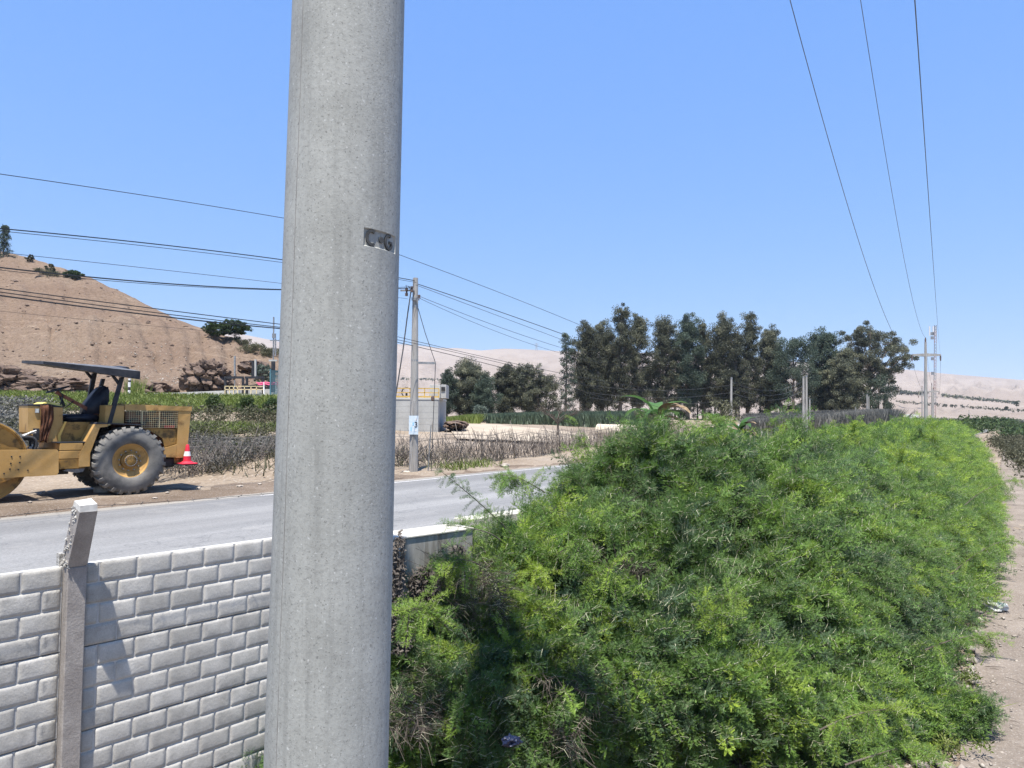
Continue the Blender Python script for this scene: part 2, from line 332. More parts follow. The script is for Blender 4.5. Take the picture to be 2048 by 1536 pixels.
# ------------------------------------------------------------------ frames of the place
RD = 53.5                                     # bearing of the road
RDR = radians(RD); EU = Vector((cos(RDR), sin(RDR), 0)); EV = Vector((-sin(RDR), cos(RDR), 0))
O = Vector((-2.586, 4.30, 0))                 # foot of the block wall
def R(u, v, z=0.0): return O + EU*u + EV*v + Vector((0, 0, z))
def UV(X, Y): return (X-O.x)*EU.x + (Y-O.y)*EU.y, (X-O.x)*EV.x + (Y-O.y)*EV.y
LOW = -1.2
_pe = G(545, 985); ROAD_FAR = UV(_pe.x, _pe.y)[1]; ROAD_NEAR = 1.5

# ------------------------------------------------------------------ ground
PROF = [(-1.6, [(12, 0), (15, .5), (22, 1.4), (36, 2.9), (60, 3.1), (5000, 3.1)]),
        (-.72, [(19.6, 0), (22, .55), (24.6, .9), (25.2, 1.25), (29.6, 1.45), (30.6, 1.85), (34, 1.98), (43, 2.9), (52, 3.05), (5000, 3.05)]),
        (-.33, [(20.2, 0), (22, .5), (24.8, .85), (25.4, 1.2), (29.8, 1.4), (30.8, 1.8), (34, 1.92), (43, 2.8), (52, 2.95), (5000, 2.95)]),
        (-.22, [(22, 0), (28, .5), (45, 1.0), (110, 1.6), (5000, 1.6)]),
        (-.08, [(25, 0), (45, .8), (60, 1.15), (110, 1.6), (5000, 1.6)]),
        (.05, [(31, 0), (40, .45), (60, 1.05), (105, 1.6), (5000, 1.6)]),
        (.2, [(40, 0), (60, .45), (105, 1.6), (5000, 1.6)]),
        (.45, [(78, 0), (115, 1.3), (5000, 1.6)]),
        (.62, [(170, 0), (400, -.4), (5000, .5)]), (2.0, [(170, -.6), (5000, -.6)])]
PT = np.array([p[0] for p in PROF])
def hz_arr(X, Y):
    X = np.asarray(X, float); Y = np.asarray(Y, float); t = np.clip(X/np.maximum(Y, .5), -1.6, 1.99)
    cols = np.array([np.interp(Y, [k[0] for k in pr], [k[1] for k in pr]) for _, pr in PROF])
    i = np.clip(np.searchsorted(PT, t)-1, 0, len(PT)-2); fr = (t-PT[i])/(PT[i+1]-PT[i]); ar = np.arange(t.size).reshape(t.shape)
    flat = cols.reshape(len(PT), -1); z = flat[i.ravel(), ar.ravel()]*(1-fr.ravel()) + flat[(i+1).ravel(), ar.ravel()]*fr.ravel(); z = z.reshape(t.shape)
    v = (X-O.x)*EV.x + (Y-O.y)*EV.y
    return np.where(v < .35, LOW, z)
def hz(X, Y): return float(hz_arr(np.array([X]), np.array([Y]))[0])
def terr():
    t = np.concatenate([np.linspace(-1.7, -.85, 30)[:-1], np.linspace(-.85, .85, 330), np.linspace(.85, 1.8, 25)[1:]])
    Y = np.geomspace(1.2, 4500, 250); T, YY = np.meshgrid(t, Y); X = T*YY; Z = hz_arr(X, YY)
    n1 = np.array([noise.noise(Vector((x*.35, y*.35, 3))) + .5*noise.noise(Vector((x*1.3, y*1.3, 8))) for x, y in zip(X.ravel(), YY.ravel())]).reshape(X.shape)
    _, v = (X-O.x)*EU.x, (X-O.x)*EV.x + (YY-O.y)*EV.y
    amp = np.where(v > ROAD_FAR+.6, .10, np.where(v < .2, .035, 0)); Z = Z + n1*amp - np.where(v < .2, .02, .012)
    V = np.stack([X, YY, Z], -1).reshape(-1, 3); nr, nc = X.shape; idx = np.arange(nr*nc).reshape(nr, nc)
    Q = np.stack([idx[:-1, :-1], idx[:-1, 1:], idx[1:, 1:], idx[1:, :-1]], -1).reshape(-1, 4)
    o = link(bpy.data.objects.new('ground', np_mesh('ground', V, Q, MAT['ground'], smooth=True))); tag(o, 'dry pale earth around the road and fields', kind='structure')
    MB().add([(-80, -80, LOW-.08), (80, -80, LOW-.08), (80, 3.2, LOW-.08), (-80, 3.2, LOW-.08)], [(0, 1, 2, 3)]).build('ground', MAT['path'], kind='structure')
terr()
def strip(name, m, v0, v1, u0, u1, z, du=1.5, wob=0.0, label=None, nv=2):
    us = np.arange(u0, u1, du); mb = MB(); n = nv+1
    for i, u in enumerate(us):
        for j in range(n):
            fr = j/nv; v = v0+(v1-v0)*fr
            if wob and j in (0, nv): v += wob*(noise.noise(Vector((u*.7, j*5, 1))) + .6*noise.noise(Vector((u*2.3, j*9, 4))))
            mb.v.append(tuple(R(u, v, z)))
    mb.f = [[i*n+j, (i+1)*n+j, (i+1)*n+j+1, i*n+j+1] for i in range(len(us)-1) for j in range(nv)]; mb.m = [0]*len(mb.f)
    return tag(mb.build(name, m, smooth=True), label, kind='structure')
strip('verge', MAT['verge'], ROAD_FAR-.9, ROAD_FAR+3.6, -40, 110, .000, .5, .3, 'brown dirt verge along the far road edge', 6)
strip('road', MAT['road'], ROAD_NEAR, ROAD_FAR, -60, 160, .012, .3, .10, 'worn grey asphalt road', 8)
strip('shoulder', MAT['verge'], .4, ROAD_NEAR+.3, -30, 90, .004, .5, .12, 'dirt shoulder behind the block wall', 3)
strip('edge_line', MAT['white'], ROAD_FAR-.55, ROAD_FAR-.48, 8, 70, .018, 1.0, .012, 'faded pale edge line on the asphalt', 1)
# gravel path on the near side of the hedge
pa, pb = G(1952, 1536, LOW), G(2004, 950, LOW); HD = atan2((pb-pa).y, (pb-pa).x)
HU = Vector((cos(HD), sin(HD), 0)); HV = Vector((-sin(HD), cos(HD), 0)); HO = Vector((pa.x, pa.y, 0))
def H(u, v, z=0.0): return HO + HU*u + HV*v + Vector((0, 0, z))
mb = MB(); us = np.arange(-14, 150, .5); vs2 = np.linspace(-4.6, .12, 14)
for u in us:
    for j, v in enumerate(vs2):
        vv = v + (.14*noise.noise(Vector((u*.8, 3, 0))) if j == 13 else 0)
        mb.v.append(tuple(H(u, vv, LOW+.012+.05*noise.noise(Vector((u*1.1, vv*1.1, 0))) + .02*noise.noise(Vector((u*4, vv*4, 0))))))
mb.f = [[i*14+j, (i+1)*14+j, (i+1)*14+j+1, i*14+j+1] for i in range(len(us)-1) for j in range(13)]; mb.m = [0]*len(mb.f)
tag(mb.build('path', MAT['path'], smooth=True), 'pale gravel path beside the hedge', kind='structure')

# ------------------------------------------------------------------ the near hill and the distant hills
def interp(x, pts): return float(np.interp(x, [p[0] for p in pts], [p[1] for p in pts]))
RIDGE = [(-900, 380), (-500, 430), (-250, 470), (0, 512), (60, 527), (150, 556), (250, 600), (300, 625), (380, 657), (450, 682), (520, 700), (600, 722), (680, 752), (760, 790), (840, 822)]
RDEP = [(-900, 120), (0, 100), (380, 86), (560, 78), (840, 66)]
HB = {}
def hill_point(px, s):
    """s=0 at the foot, 1 at the crest"""
    yr = interp(px, RIDGE); Yr = interp(px, RDEP); t = (px-1024)/FPX
    zr = W(px, yr, Yr).z; Yb = 53.0 if px < 560 else 53+(px-560)*.02
    zb = hz(t*Yb, Yb); cut = .6 if px < 470 else .2
    Y = Yb + (Yr-Yb)*s; z = zb + (zr-zb)*(s**.95 if s < 1 else 1-.12*(s-1)) + cut*min(1, s*14)
    X = t*Y
    n = noise.fractal(Vector((X*.09, Y*.09, 0)), 1, 2, 5)*.9 - abs(noise.fractal(Vector((px*.022+s*.8, s*1.1, 7)), 1, 2, 4))*1.3*sin(pi*min(s, 1)) + noise.fractal(Vector((X*.5, Y*.5, 5)), 1, 2, 4)*.28
    return Vector((X, Y, z + n*min(1, s*5)*(.35 if .9 < s < 1.1 else 1)))
pxs = np.linspace(-900, 840, 240); ss = np.concatenate([[-.02], np.linspace(0, .1, 8), np.linspace(.12, 1, 70), [1.15, 1.6, 2.5]])
mb = MB()
for s in ss:
    for px in pxs: mb.v.append(tuple(hill_point(px, max(s, 0)) - Vector((0, 0, 1.5 if s < 0 else 0))))
nc = len(pxs); mb.f = [[i*nc+j, i*nc+j+1, (i+1)*nc+j+1, (i+1)*nc+j] for i in range(len(ss)-1) for j in range(nc-1)]; mb.m = [0]*len(mb.f)
tag(mb.build('hill', MAT['hill'], smooth=True, sharp=80), 'bare brown hillside sloping down to the right', kind='structure')
FR = [(-1200, 640), (-600, 655), (300, 648), (400, 655), (480, 668), (560, 684), (700, 686), (796, 688), (879, 696), (923, 697), (961, 701), (1008, 697), (1057, 699), (1115, 702), (1300, 706), (1600, 724), (1800, 738), (1900, 748), (2048, 760), (2400, 780), (3200, 800)]
def hills(name, Yf, Yr, base, ridge, label, seed, amp, power=1.0):
    mb = MB(); pxs = np.linspace(-1200, 3200, 420); ss = np.concatenate([np.linspace(0, 1, 60), [1.1, 1.4]])
    for s in ss:
        for px in pxs:
            t = (px-1024)/FPX; Y = Yf+(Yr-Yf)*s; zr = W(px, interp(px, ridge), Yr).z; zb = base
            q = s**power if s <= 1 else 1-.1*(s-1)
            gl = abs(noise.fractal(Vector((px*.011+noise.noise(Vector((s*2, px*.01, 0)))*.6, s*1.1, seed)), 1, 2, 6))
            n = noise.fractal(Vector((px*.004, s*2, seed+9)), 1, 2, 4)*amp*.5 - gl*amp
            mb.v.append((t*Y, Y, zb+(zr-zb)*q + n*sin(pi*min(s, 1))**.6*1.0))
    nc = len(pxs); mb.f = [[i*nc+j, i*nc+j+1, (i+1)*nc+j+1, (i+1)*nc+j] for i in range(len(ss)-1) for j in range(nc-1)]; mb.m = [0]*len(mb.f)
    return tag(mb.build(name, MAT['far'], smooth=True, sharp=80), label, kind='structure')
hills('hills', 800, 2300, -2, FR, 'pale pinkish desert hills on the horizon', 2, 42, .8)
FR2 = [(-1200, 838), (500, 830), (800, 800), (900, 772), (1000, 782), (1100, 800), (1300, 812), (1600, 806), (1780, 790), (1900, 797), (2048, 806), (2400, 812), (3200, 830)]
hills('hills', 420, 900, -1, FR2, 'lower sandy foothills in front of the desert hills', 6, 7, 1.0)

# ------------------------------------------------------------------ near concrete pole
def near_pole():
    pbm, ptp = W(654, 1536, 2.5), W(699, 0, 2.5); ax = (ptp-pbm).normalized(); ax = ax/ax.z
    def rad(z): return .208 + (z-pbm.z)*(.1965-.208)/(ptp.z-pbm.z)
    def cen(z): return pbm + ax*(z-pbm.z)
    root = empty('power_pole', cen(LOW), 0, 'huge round grey concrete pole close up with cast letters', 'power pole')
    inv = root.matrix_basis.inverted(); base = cen(LOW)
    c0 = cen(2.5); fa = atan2(-c0.y, -c0.x)                  # angle facing the camera
    def sp(a, z, dr=0.0): c = cen(z); r = rad(z)+dr; return c + Vector((cos(fa+a)*r, sin(fa+a)*r, 0)) - base
    a0, a1, z0, z1 = radians(19.5), radians(64), 2.507, 2.569
    angs = sorted(list(np.linspace(-pi, pi, 73)[:-1]) + [a0, a0+.02, a1-.02, a1]); zs = sorted(list(np.linspace(LOW-.1, 11, 60)) + [z0, z0+.005, z1-.005, z1])
    mb = MB(); na = len(angs)
    for z in zs:
        for a in angs:
            dr = -.007 if (a0+.01 < a < a1-.01 and z0+.003 < z < z1-.003) else 0
            mb.v.append(tuple(sp(a, z, dr)))
    mb.f = [[i*na+j, i*na+(j+1) % na, (i+1)*na+(j+1) % na, (i+1)*na+j] for i in range(len(zs)-1) for j in range(na)]; mb.m = [0]*len(mb.f)
    mb.f.append(list(range((len(zs)-1)*na, len(zs)*na))); mb.m.append(0)
    mb.build('shaft', MAT['pole'], root, smooth=True, sharp=40)
    lm = M('letter_shade', (.045, .047, .047), (.085, .085, .082), 30, .9)
    zc = (z0+z1)/2
    def stroke(name, pts, wd, deep=-.0068):
        m = MB(); k = len(pts)
        for i, (a, z) in enumerate(pts):
            p0 = pts[max(i-1, 0)]; p1 = pts[min(i+1, k-1)]; rr = .2; d = Vector(((p1[0]-p0[0])*rr, p1[1]-p0[1])).normalized(); nn = Vector((-d.y, d.x))
            for sgn in (-1, 1):
                for dd in (deep, deep+.006): m.v.append(tuple(sp(a+nn.x*sgn*wd/2/rr, z+nn.y*sgn*wd/2, dd)))
        for i in range(k-1):
            b = i*4; c = b+4; m.f += [[b+1, b+3, c+3, c+1], [b, b+1, c+1, c], [b+2, c+2, c+3, b+3]]
        m.f += [[0, 2, 3, 1], [k*4-4, k*4-3, k*4-1, k*4-2]]; m.m = [0]*len(m.f); return m.build(name, lm, root)
    def arc(ca, w_, h_, d0, d1, n=14): return [(ca + cos(radians(d0+(d1-d0)*i/n))*w_, zc + .001 + sin(radians(d0+(d1-d0)*i/n))*h_) for i in range(n+1)]
    stroke('letter_c', arc(radians(29), radians(5.2), .0235, 55, 305), .0088)
    stroke('letter_g', arc(radians(52), radians(5.4), .0235, 60, 335) + [(radians(56.6), zc+.001), (radians(52.8), zc+.001)], .0088)
    stroke('round_stud', arc(radians(40.5), radians(1.45), .0055, 0, 360), .0105)
    sm = MB()
    sm.tube([sp(radians(-50)+.004*sin(z*9), z, .0002) for z in np.linspace(LOW, 11, 80)], .0011, 5)
    sm.build('mould_seam', M('seam_shade', (.16, .15, .14), (.27, .265, .25), 14, .9), root)
    # crossarm far above the frame that carries the three conductors
    a = fa+.15; tip = cen(10.6)-base; d = Vector((cos(a), sin(a), 0))
    MB().bar(tip-d*0+Vector((cos(HD+pi/2)*1.7, sin(HD+pi/2)*1.7, 0)), tip-Vector((cos(HD+pi/2)*1.7, sin(HD+pi/2)*1.7, 0)), .16, .2).build('crossarm', MAT['polewood'], root)
    return cen
POLEC = near_pole()

# ------------------------------------------------------------------ block wall
def block_wall():
    A = radians(48.2); root = empty('block_wall', O + Vector((0, 0, 0)), A, 'grey precast wall of moulded block panels below the road', 'wall')
    TOP = 1.95-.915; bw = .2145; rh = .125; e = Vector((cos(A), sin(A), 0))
    # panels: four courses each; slot post at s=-.05 and s=2.07
    panels = [(-2.05, -.085), (.03, 2.10)]
    for (s0, s1) in panels:
        off = 0.0
        for k in range(5):
            z1 = TOP-k*.5-.003; z0 = TOP-(k+1)*.5+.003
            MB().box(s0, s1, .0, .045, z0, z1).build('panel', MAT['panel'], root)
    # three moulded block shapes, pillowed face
    def bm_(w_, seed):
        nx, nz = (6, 4) if w_ > .15 else (4, 4); rr = random.Random(seed); mb = MB()
        xs = [0, .006, .022] + [w_*i/(nx) for i in range(1, nx)] + [w_-.022, w_-.006, w_]; zs = [0, .005, .02, .0575, .096, .1105, .1165]
        xs = sorted(set(round(x, 4) for x in xs if 0 <= x <= w_))
        for z in zs:
            for x in xs:
                ex = min(x, w_-x); ez = min(z, .1165-z); d = min(ex, ez)
                y = 0 if d < .001 else (-.0058 if d < .012 else -.0066 - .0018*rr.random())
                q = .006*(1 if (ex < .001 and ez < .001) else 0)
                xx = x + (q if x < w_/2 else -q) + (rr.random()-.5)*.003*(d < .012); zz = z + (q if z < .05 else -q)*1 + (rr.random()-.5)*.0025*(d < .012)
                mb.v.append((xx, y, zz))
        n = len(xs); mb.f = [[i*n+j, i*n+j+1, (i+1)*n+j+1, (i+1)*n+j] for i in range(len(zs)-1) for j in range(n-1)]; mb.m = [0]*len(mb.f)
        return mb.mesh('block', MAT['block'], True, 60)
    full = [bm_(bw-.008, k) for k in range(4)]; half = {}
    rr = random.Random(3)
    for pi_, (s0, s1) in enumerate(panels):
        for r in range(20):
            zt = TOP - r*rh; k = r % 4
            ph = .081 if r % 2 == 0 else .186
            if pi_ == 0: ph = .036 if r % 2 == 0 else .142
            s = s0 + .003 - (bw-ph if ph < bw else 0)
            while s < s1:
                a = max(s, s0+.003); b = min(s+bw, s1-.003)
                if b-a > .03:
                    wd = round(b-a-.008, 3)
                    if abs(wd-(bw-.008)) < .002: me = rr.choice(full)
                    else:
                        me = half.setdefault(round(wd, 2), None) or bm_(round(wd, 2), 9); half[round(wd, 2)] = me
                    o = bpy.data.objects.new('block', me); link(o, root); o.location = (a+.004, -.0005-rr.random()*.0015, zt-rh+.0045+(rr.random()-.5)*.0015)
                s += bw
    def post(sx, name_label, arm=True):
        p = empty('fence_post', O + e*sx, A, name_label, 'post'); mb = MB(); w0 = .052
        mb.box(-w0, w0, -.075, .085, LOW-.2, TOP-.0, ch=.006); mb.build('shaft', MAT['post'], p)
        if arm:
            a = MB(); z0 = TOP+.001
            vs_ = [(-w0, -.073, z0), (w0, -.073, z0), (w0, .06, z0), (-w0, .06, z0),
                   (-.045, -.225, z0+.335), (.048, -.225, z0+.335), (.05, -.11, z0+.36), (-.045, -.11, z0+.36)]
            a.add(vs_, [(3, 2, 1, 0), (4, 5, 6, 7), (0, 1, 5, 4), (1, 2, 6, 5), (2, 3, 7, 6), (3, 0, 4, 7)])
            o = a.build('arm', MAT['post'], p)
            c = MB(); r2 = random.Random(5)
            c.add([(-.0455, -.223, z0+.335), (.0485, -.223, z0+.335), (.05, -.11, z0+.362), (-.0455, -.11, z0+.362), (-.0435, -.222, z0+.372), (.046, -.222, z0+.376), (.047, -.113, z0+.40), (-.042, -.113, z0+.392)],
                  [(3, 2, 1, 0), (4, 5, 6, 7), (0, 1, 5, 4), (1, 2, 6, 5), (2, 3, 7, 6), (3, 0, 4, 7)])
            c.build('cap', M('bright_cap', (.42, .40, .36), (.58, .56, .51), 20, .9, .4, 60, .004), p)
            b = MB()
            for i in range(46):
                t = r2.random(); zz = z0 + t*.35; yy = -.055-.10*t + (r2.random()-.3)*.10; q = .006+.010*r2.random(); x = -w0+.003 + t*.012
                b.add([(x-q, yy-q, zz), (x+q*.4, yy-q, zz-q), (x+q*.4, yy+q, zz-q), (x-q, yy+q*.8, zz), (x, yy, zz+q*1.4), (x, yy, zz-q*1.3)],
                      [(0, 1, 4), (1, 2, 4), (2, 3, 4), (3, 0, 4), (1, 0, 5), (2, 1, 5), (3, 2, 5), (0, 3, 5)])
            b.box(-w0-.018, -w0+.01, .02, .07, z0, z0+.07)
            b.build('broken_edge', MAT['rough'], p, label='crumbled side with exposed aggregate')
        return p
    post(-.03, 'concrete fence post with bent crumbling top in the block wall')
    post(2.165, 'straight concrete fence post behind the big round pole', False)
    # wire strung from the tip of the bent post
    tip = O + e*(-.03) + Vector((cos(A+pi/2), sin(A+pi/2), 0))*(-.15) + Vector((0, 0, TOP+.36))
    mb = MB(); rr = random.Random(8)
    for (dst, sag) in ((tip + e*2.4 + Vector((0, 0, .02)), .025), (tip - e*2.1 + Vector((0, 0, -.05)), .02)):
        pts = [tip.lerp(dst, i/30) - Vector((0, 0, sag*4*(i/30)*(1-i/30))) + Vector(((rr.random()-.5), 0, (rr.random()-.5)))*.006 for i in range(31)]
        mb.tube(pts, .0016, 4)
        for i in range(2, 30, 2):
            p = pts[i]
            for q in range(2):
                d = Vector((rr.random()-.5, rr.random()-.5, rr.random()-.5)).normalized()*.016
                mb.tube([p-d, p+d], .0012, 3)
    tag(mb.build('barbed_wire', MAT['wire']), 'rusty barbed wire strung from the bent fence post', 'barbed wire')
block_wall()

# ------------------------------------------------------------------ headwall at the hedge
def headwall():
    zt = .87; a = G(792, 1076, zt); b = G(948, 1055, zt); d = (b-a).normalized(); L = (b-a).length
    root = empty('headwall', (a.x, a.y, 0), atan2(d.y, d.x), 'stained cream concrete headwall with bright top behind the hedge', 'headwall')
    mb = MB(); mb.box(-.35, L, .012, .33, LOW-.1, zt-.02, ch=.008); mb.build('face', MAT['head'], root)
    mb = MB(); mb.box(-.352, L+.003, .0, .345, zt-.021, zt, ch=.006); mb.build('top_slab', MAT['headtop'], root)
    rr = random.Random(4); mb = MB()
    mb.tube([(.02+.02*rr.random(), -.01, zt-.02-i*.1) for i in range(14)], [.012+.012*rr.random() for _ in range(14)], 5)
    mb.build('broken_corner', MAT['rough'], root)
    c = MB(); p0 = G(935, 1040, .45); c.box(0, 3.4, 0, .3, -.4, .45, ch=.01)
    o = c.build('kerb_wall', MAT['headtop'], loc=(p0.x, p0.y, 0), rz=atan2(d.y, d.x)+.06); tag(o, 'pale low concrete kerb wall half hidden by the hedge', 'kerb')
    # dead creepers on the face
    def creeper(px, py, wpx, hpx, n, label, seed):
        r = random.Random(seed); c0 = W(px, py, 1); Yd = 5.75+(px-792)/156*.7; cc = W(px, py, Yd-.10); hw = wpx/FPX*Yd/2; hh = hpx/FPX*Yd/2
        rt = empty('dead_creeper', cc, 0, label, 'plant', 'dead creepers on the headwall'); m = MB(); s = MB()
        for i in range(n):
            while True:
                x, z = r.uniform(-1, 1), r.uniform(-1, 1)
                if x*x+z*z < 1: break
            p = Vector((x*hw, r.uniform(-.09, .06), z*hh)); q = Vector((r.uniform(-1, 1), r.uniform(-1, 1), r.uniform(-1.5, .5))).normalized()*r.uniform(.015, .04); u = q.orthogonal().normalized()*r.uniform(.004, .012)
            m.add([p-u, p+u, p+q+u*.6, p+q-u*.6], [(0, 1, 2, 3)])
        for i in range(max(6, n//40)):
            p = Vector((r.uniform(-.5, .5)*hw, r.uniform(-.05, .03), -hh)); s.tube([p, p+Vector((r.uniform(-.3, .3)*hw, 0, hh)), p+Vector((r.uniform(-.8, .8)*hw, 0, hh*r.uniform(1.2, 1.9)))], .003, 3)
        m.build('leaves', MAT['drybrush'], rt, kind='stuff'); s.build('stems', MAT['drybrush'], rt)
    creeper(850, 1172, 62, 76, 900, 'round grey clump of dead creeper on the headwall', 1)
    creeper(797, 1160, 26, 190, 700, 'tall strip of dead creeper at the headwall corner', 2)
    creeper(917, 1110, 30, 36, 240, 'small dead creeper clump near the headwall end', 3)
    creeper(802, 1250, 55, 110, 700, 'dead creeper tangle low beside the big pole', 5)
headwall()

# ------------------------------------------------------------------ hedge of thorny shrubs
def gn_instancer(obj, coll):
    ng = bpy.data.node_groups.new('scatter', 'GeometryNodeTree'); ng.interface.new_socket('Geometry', in_out='INPUT', socket_type='NodeSocketGeometry'); ng.interface.new_socket('Geometry', in_out='OUTPUT', socket_type='NodeSocketGeometry')
    n = ng.nodes; gi = n.new('NodeGroupInput'); go = n.new('NodeGroupOutput'); ci = n.new('GeometryNodeCollectionInfo'); ci.inputs['Collection'].default_value = coll
    ci.inputs['Separate Children'].default_value = True; ci.inputs['Reset Children'].default_value = True
    ip = n.new('GeometryNodeInstanceOnPoints'); ip.inputs['Pick Instance'].default_value = True
    def at(name, ty):
        a = n.new('GeometryNodeInputNamedAttribute'); a.data_type = ty; a.inputs['Name'].default_value = name; return a.outputs['Attribute']
    er = n.new('FunctionNodeEulerToRotation'); ng.links.new(at('rot', 'FLOAT_VECTOR'), er.inputs[0])
    ng.links.new(gi.outputs[0], ip.inputs['Points']); ng.links.new(ci.outputs[0], ip.inputs['Instance']); ng.links.new(at('idx', 'INT'), ip.inputs['Instance Index'])
    ng.links.new(er.outputs[0], ip.inputs['Rotation']); ng.links.new(at('scl', 'FLOAT'), ip.inputs['Scale']); ng.links.new(ip.outputs[0], go.inputs[0])
    md = obj.modifiers.new('scatter', 'NODES'); md.node_group = ng
def point_obj(name, P, rot, scl, idx, tint, coll, parent=None):
    me = bpy.data.meshes.new(name); me.vertices.add(len(P)); me.vertices.foreach_set('co', np.asarray(P, np.float32).ravel())
    for nm, ty, arr, key in (('rot', 'FLOAT_VECTOR', rot, 'vector'), ('scl', 'FLOAT', scl, 'value'), ('idx', 'INT', idx, 'value'), ('tint', 'FLOAT', tint, 'value')):
        a = me.attributes.new(nm, ty, 'POINT'); a.data.foreach_set(key, np.asarray(arr, np.int32 if ty == 'INT' else np.float32).ravel())
    o = bpy.data.objects.new(name, me); link(o, parent); gn_instancer(o, coll); return o
def proto_coll(name, meshes):
    c = bpy.data.collections.new(name)
    for i, me in enumerate(meshes):
        o = bpy.data.objects.new(f'{name}_{chr(97+i)}', me); c.objects.link(o)
    return c
def twig_mesh(seed, leafy=True, ln=.62):
    """arching thorny shoot of a mesquite: stem, paired spines, drooping twice-feathered leaves"""
    r = np.random.default_rng(seed); V = []; Q = []; MI = []
    def quad(a, b, c, d, mi): k = len(V); V.extend([a, b, c, d]); Q.append((k, k+1, k+2, k+3)); MI.append(mi)
    def stick(a, b, w, mi):
        d = b-a; u = np.cross(d, [.3, .5, .8]); u /= np.linalg.norm(u); v = np.cross(d, u); v /= np.linalg.norm(v)
        quad(a-u*w, a+u*w, b+u*w*.5, b-u*w*.5, mi); quad(a-v*w, a+v*w, b+v*w*.5, b-v*w*.5, mi)
    nn = 15; pts = [np.zeros(3)]; d = np.array([0, 0, 1.]); bend = np.array([.075, 0, 0]) + r.normal(0, .035, 3)
    for i in range(nn):
        d = d + bend + r.normal(0, .09, 3); d /= np.linalg.norm(d); pts.append(pts[-1]+d*ln/nn)
    for i in range(nn): stick(pts[i], pts[i+1], .0042*(1-.055*i), 1)
    for i in range(1, nn+1):
        p = pts[i]; ax = pts[i]-pts[i-1]; ax /= np.linalg.norm(ax); sd0 = np.cross(ax, [1, 0, .2]); sd0 /= np.linalg.norm(sd0); nm = np.cross(sd0, ax)
        for sg in (-1, 1):
            if r.random() < (.22 if leafy else .8): stick(p, p + (sd0*sg*.8+nm*r.normal(0, .5)+ax*.35)*r.uniform(.05, .13), .0030 if leafy else .0018, 2 if leafy or r.random() < .25 else 1)
        if not leafy:
            if r.random() < .7: stick(p, p+(sd0*r.choice([-1, 1])+ax*.6+r.normal(0, .4, 3))*r.uniform(.10, .30), .0026, 1)
            continue
        for sg in (-1, 1):
            for lf in range(2):
                if r.random() < .12: continue
                an = r.normal(0, .55)+(lf-.5)*.9; dr = sd0*sg*cos(an)+nm*sin(an)+ax*r.uniform(.25, .8); dr /= np.linalg.norm(dr); pet = .012+.02*r.random()
                for pn in (-1, 1):
                    wv = np.cross(dr, nm+r.normal(0, .3, 3)); wv /= np.linalg.norm(wv); pd = dr + wv*pn*.5 + r.normal(0, .12, 3); pd /= np.linalg.norm(pd); L = r.uniform(.045, .085); b0 = p+dr*pet
                    w_ = np.cross(pd, nm+r.normal(0, .35, 3)); w_ /= np.linalg.norm(w_); up = np.cross(w_, pd); nl = 8
                    for k in range(nl):
                        t_ = (k+.6)/nl; c = b0 + pd*L*t_ - nm*.018*t_*t_; s_ = .0125*(1-abs(t_-.42)*.8)
                        for s2 in (-1, 1):
                            ld = w_*s2*.84 + pd*.55 + up*r.normal(.1, .25); q = pd*L/nl*.30
                            quad(c-q, c+q, c+ld*s_+q*.7, c+ld*s_-q*.7, 0)
    return np_mesh('twig', np.array(V), Q, [L_HEDGE, MAT['twig'], MAT['thorn']], MI)
HEDGE_W = 4.9
def hedge_w(u): return HEDGE_W + np.clip((np.asarray(u, float)-6)*.12, 0, 1.9)
def hedge_st(v): v = np.asarray(v, float); return HS0 + (3.6-v)*1.02 + 0.68*np.clip(1.9-v, 0, 2)
def hedge_v0(u): return np.clip((np.asarray(u, float)-24)*.05, 0, 3.2) + .5*np.clip((8.5-np.asarray(u, float))/6, 0, 1)
def hedge_top(u, v):
    """height of the hedge surface above the low ground, hedge frame (vectorised)"""
    st = hedge_st(v)
    d = u-st
    rise = np.clip(d/4.0, 0, 1); h = .76 + 1.62*(1-(1-rise)**1.6) - .24*np.clip((u-2.2)/3.5, 0, 1) + np.clip((u-14)*.010, 0, .42)
    h = np.where(d < 0, 0, h)
    er = np.clip((v-.05-hedge_v0(u))/(2.5+np.clip((u-3)*.14, 0, 2.2)), 0, 1); h = h*(er*(2-er))**.66
    el = np.clip((hedge_w(u)-v)/np.clip(2.4-.35*np.clip(u+2, 0, 4), 1.0, 2.4), 0, 1); h = h*(el*(2-el))**.5
    return h
HS0 = -3.95
def nz(P, sc, seed): return np.array([noise.noise(Vector((p[0]*sc, p[1]*sc, p[2]*sc+seed))) for p in P])
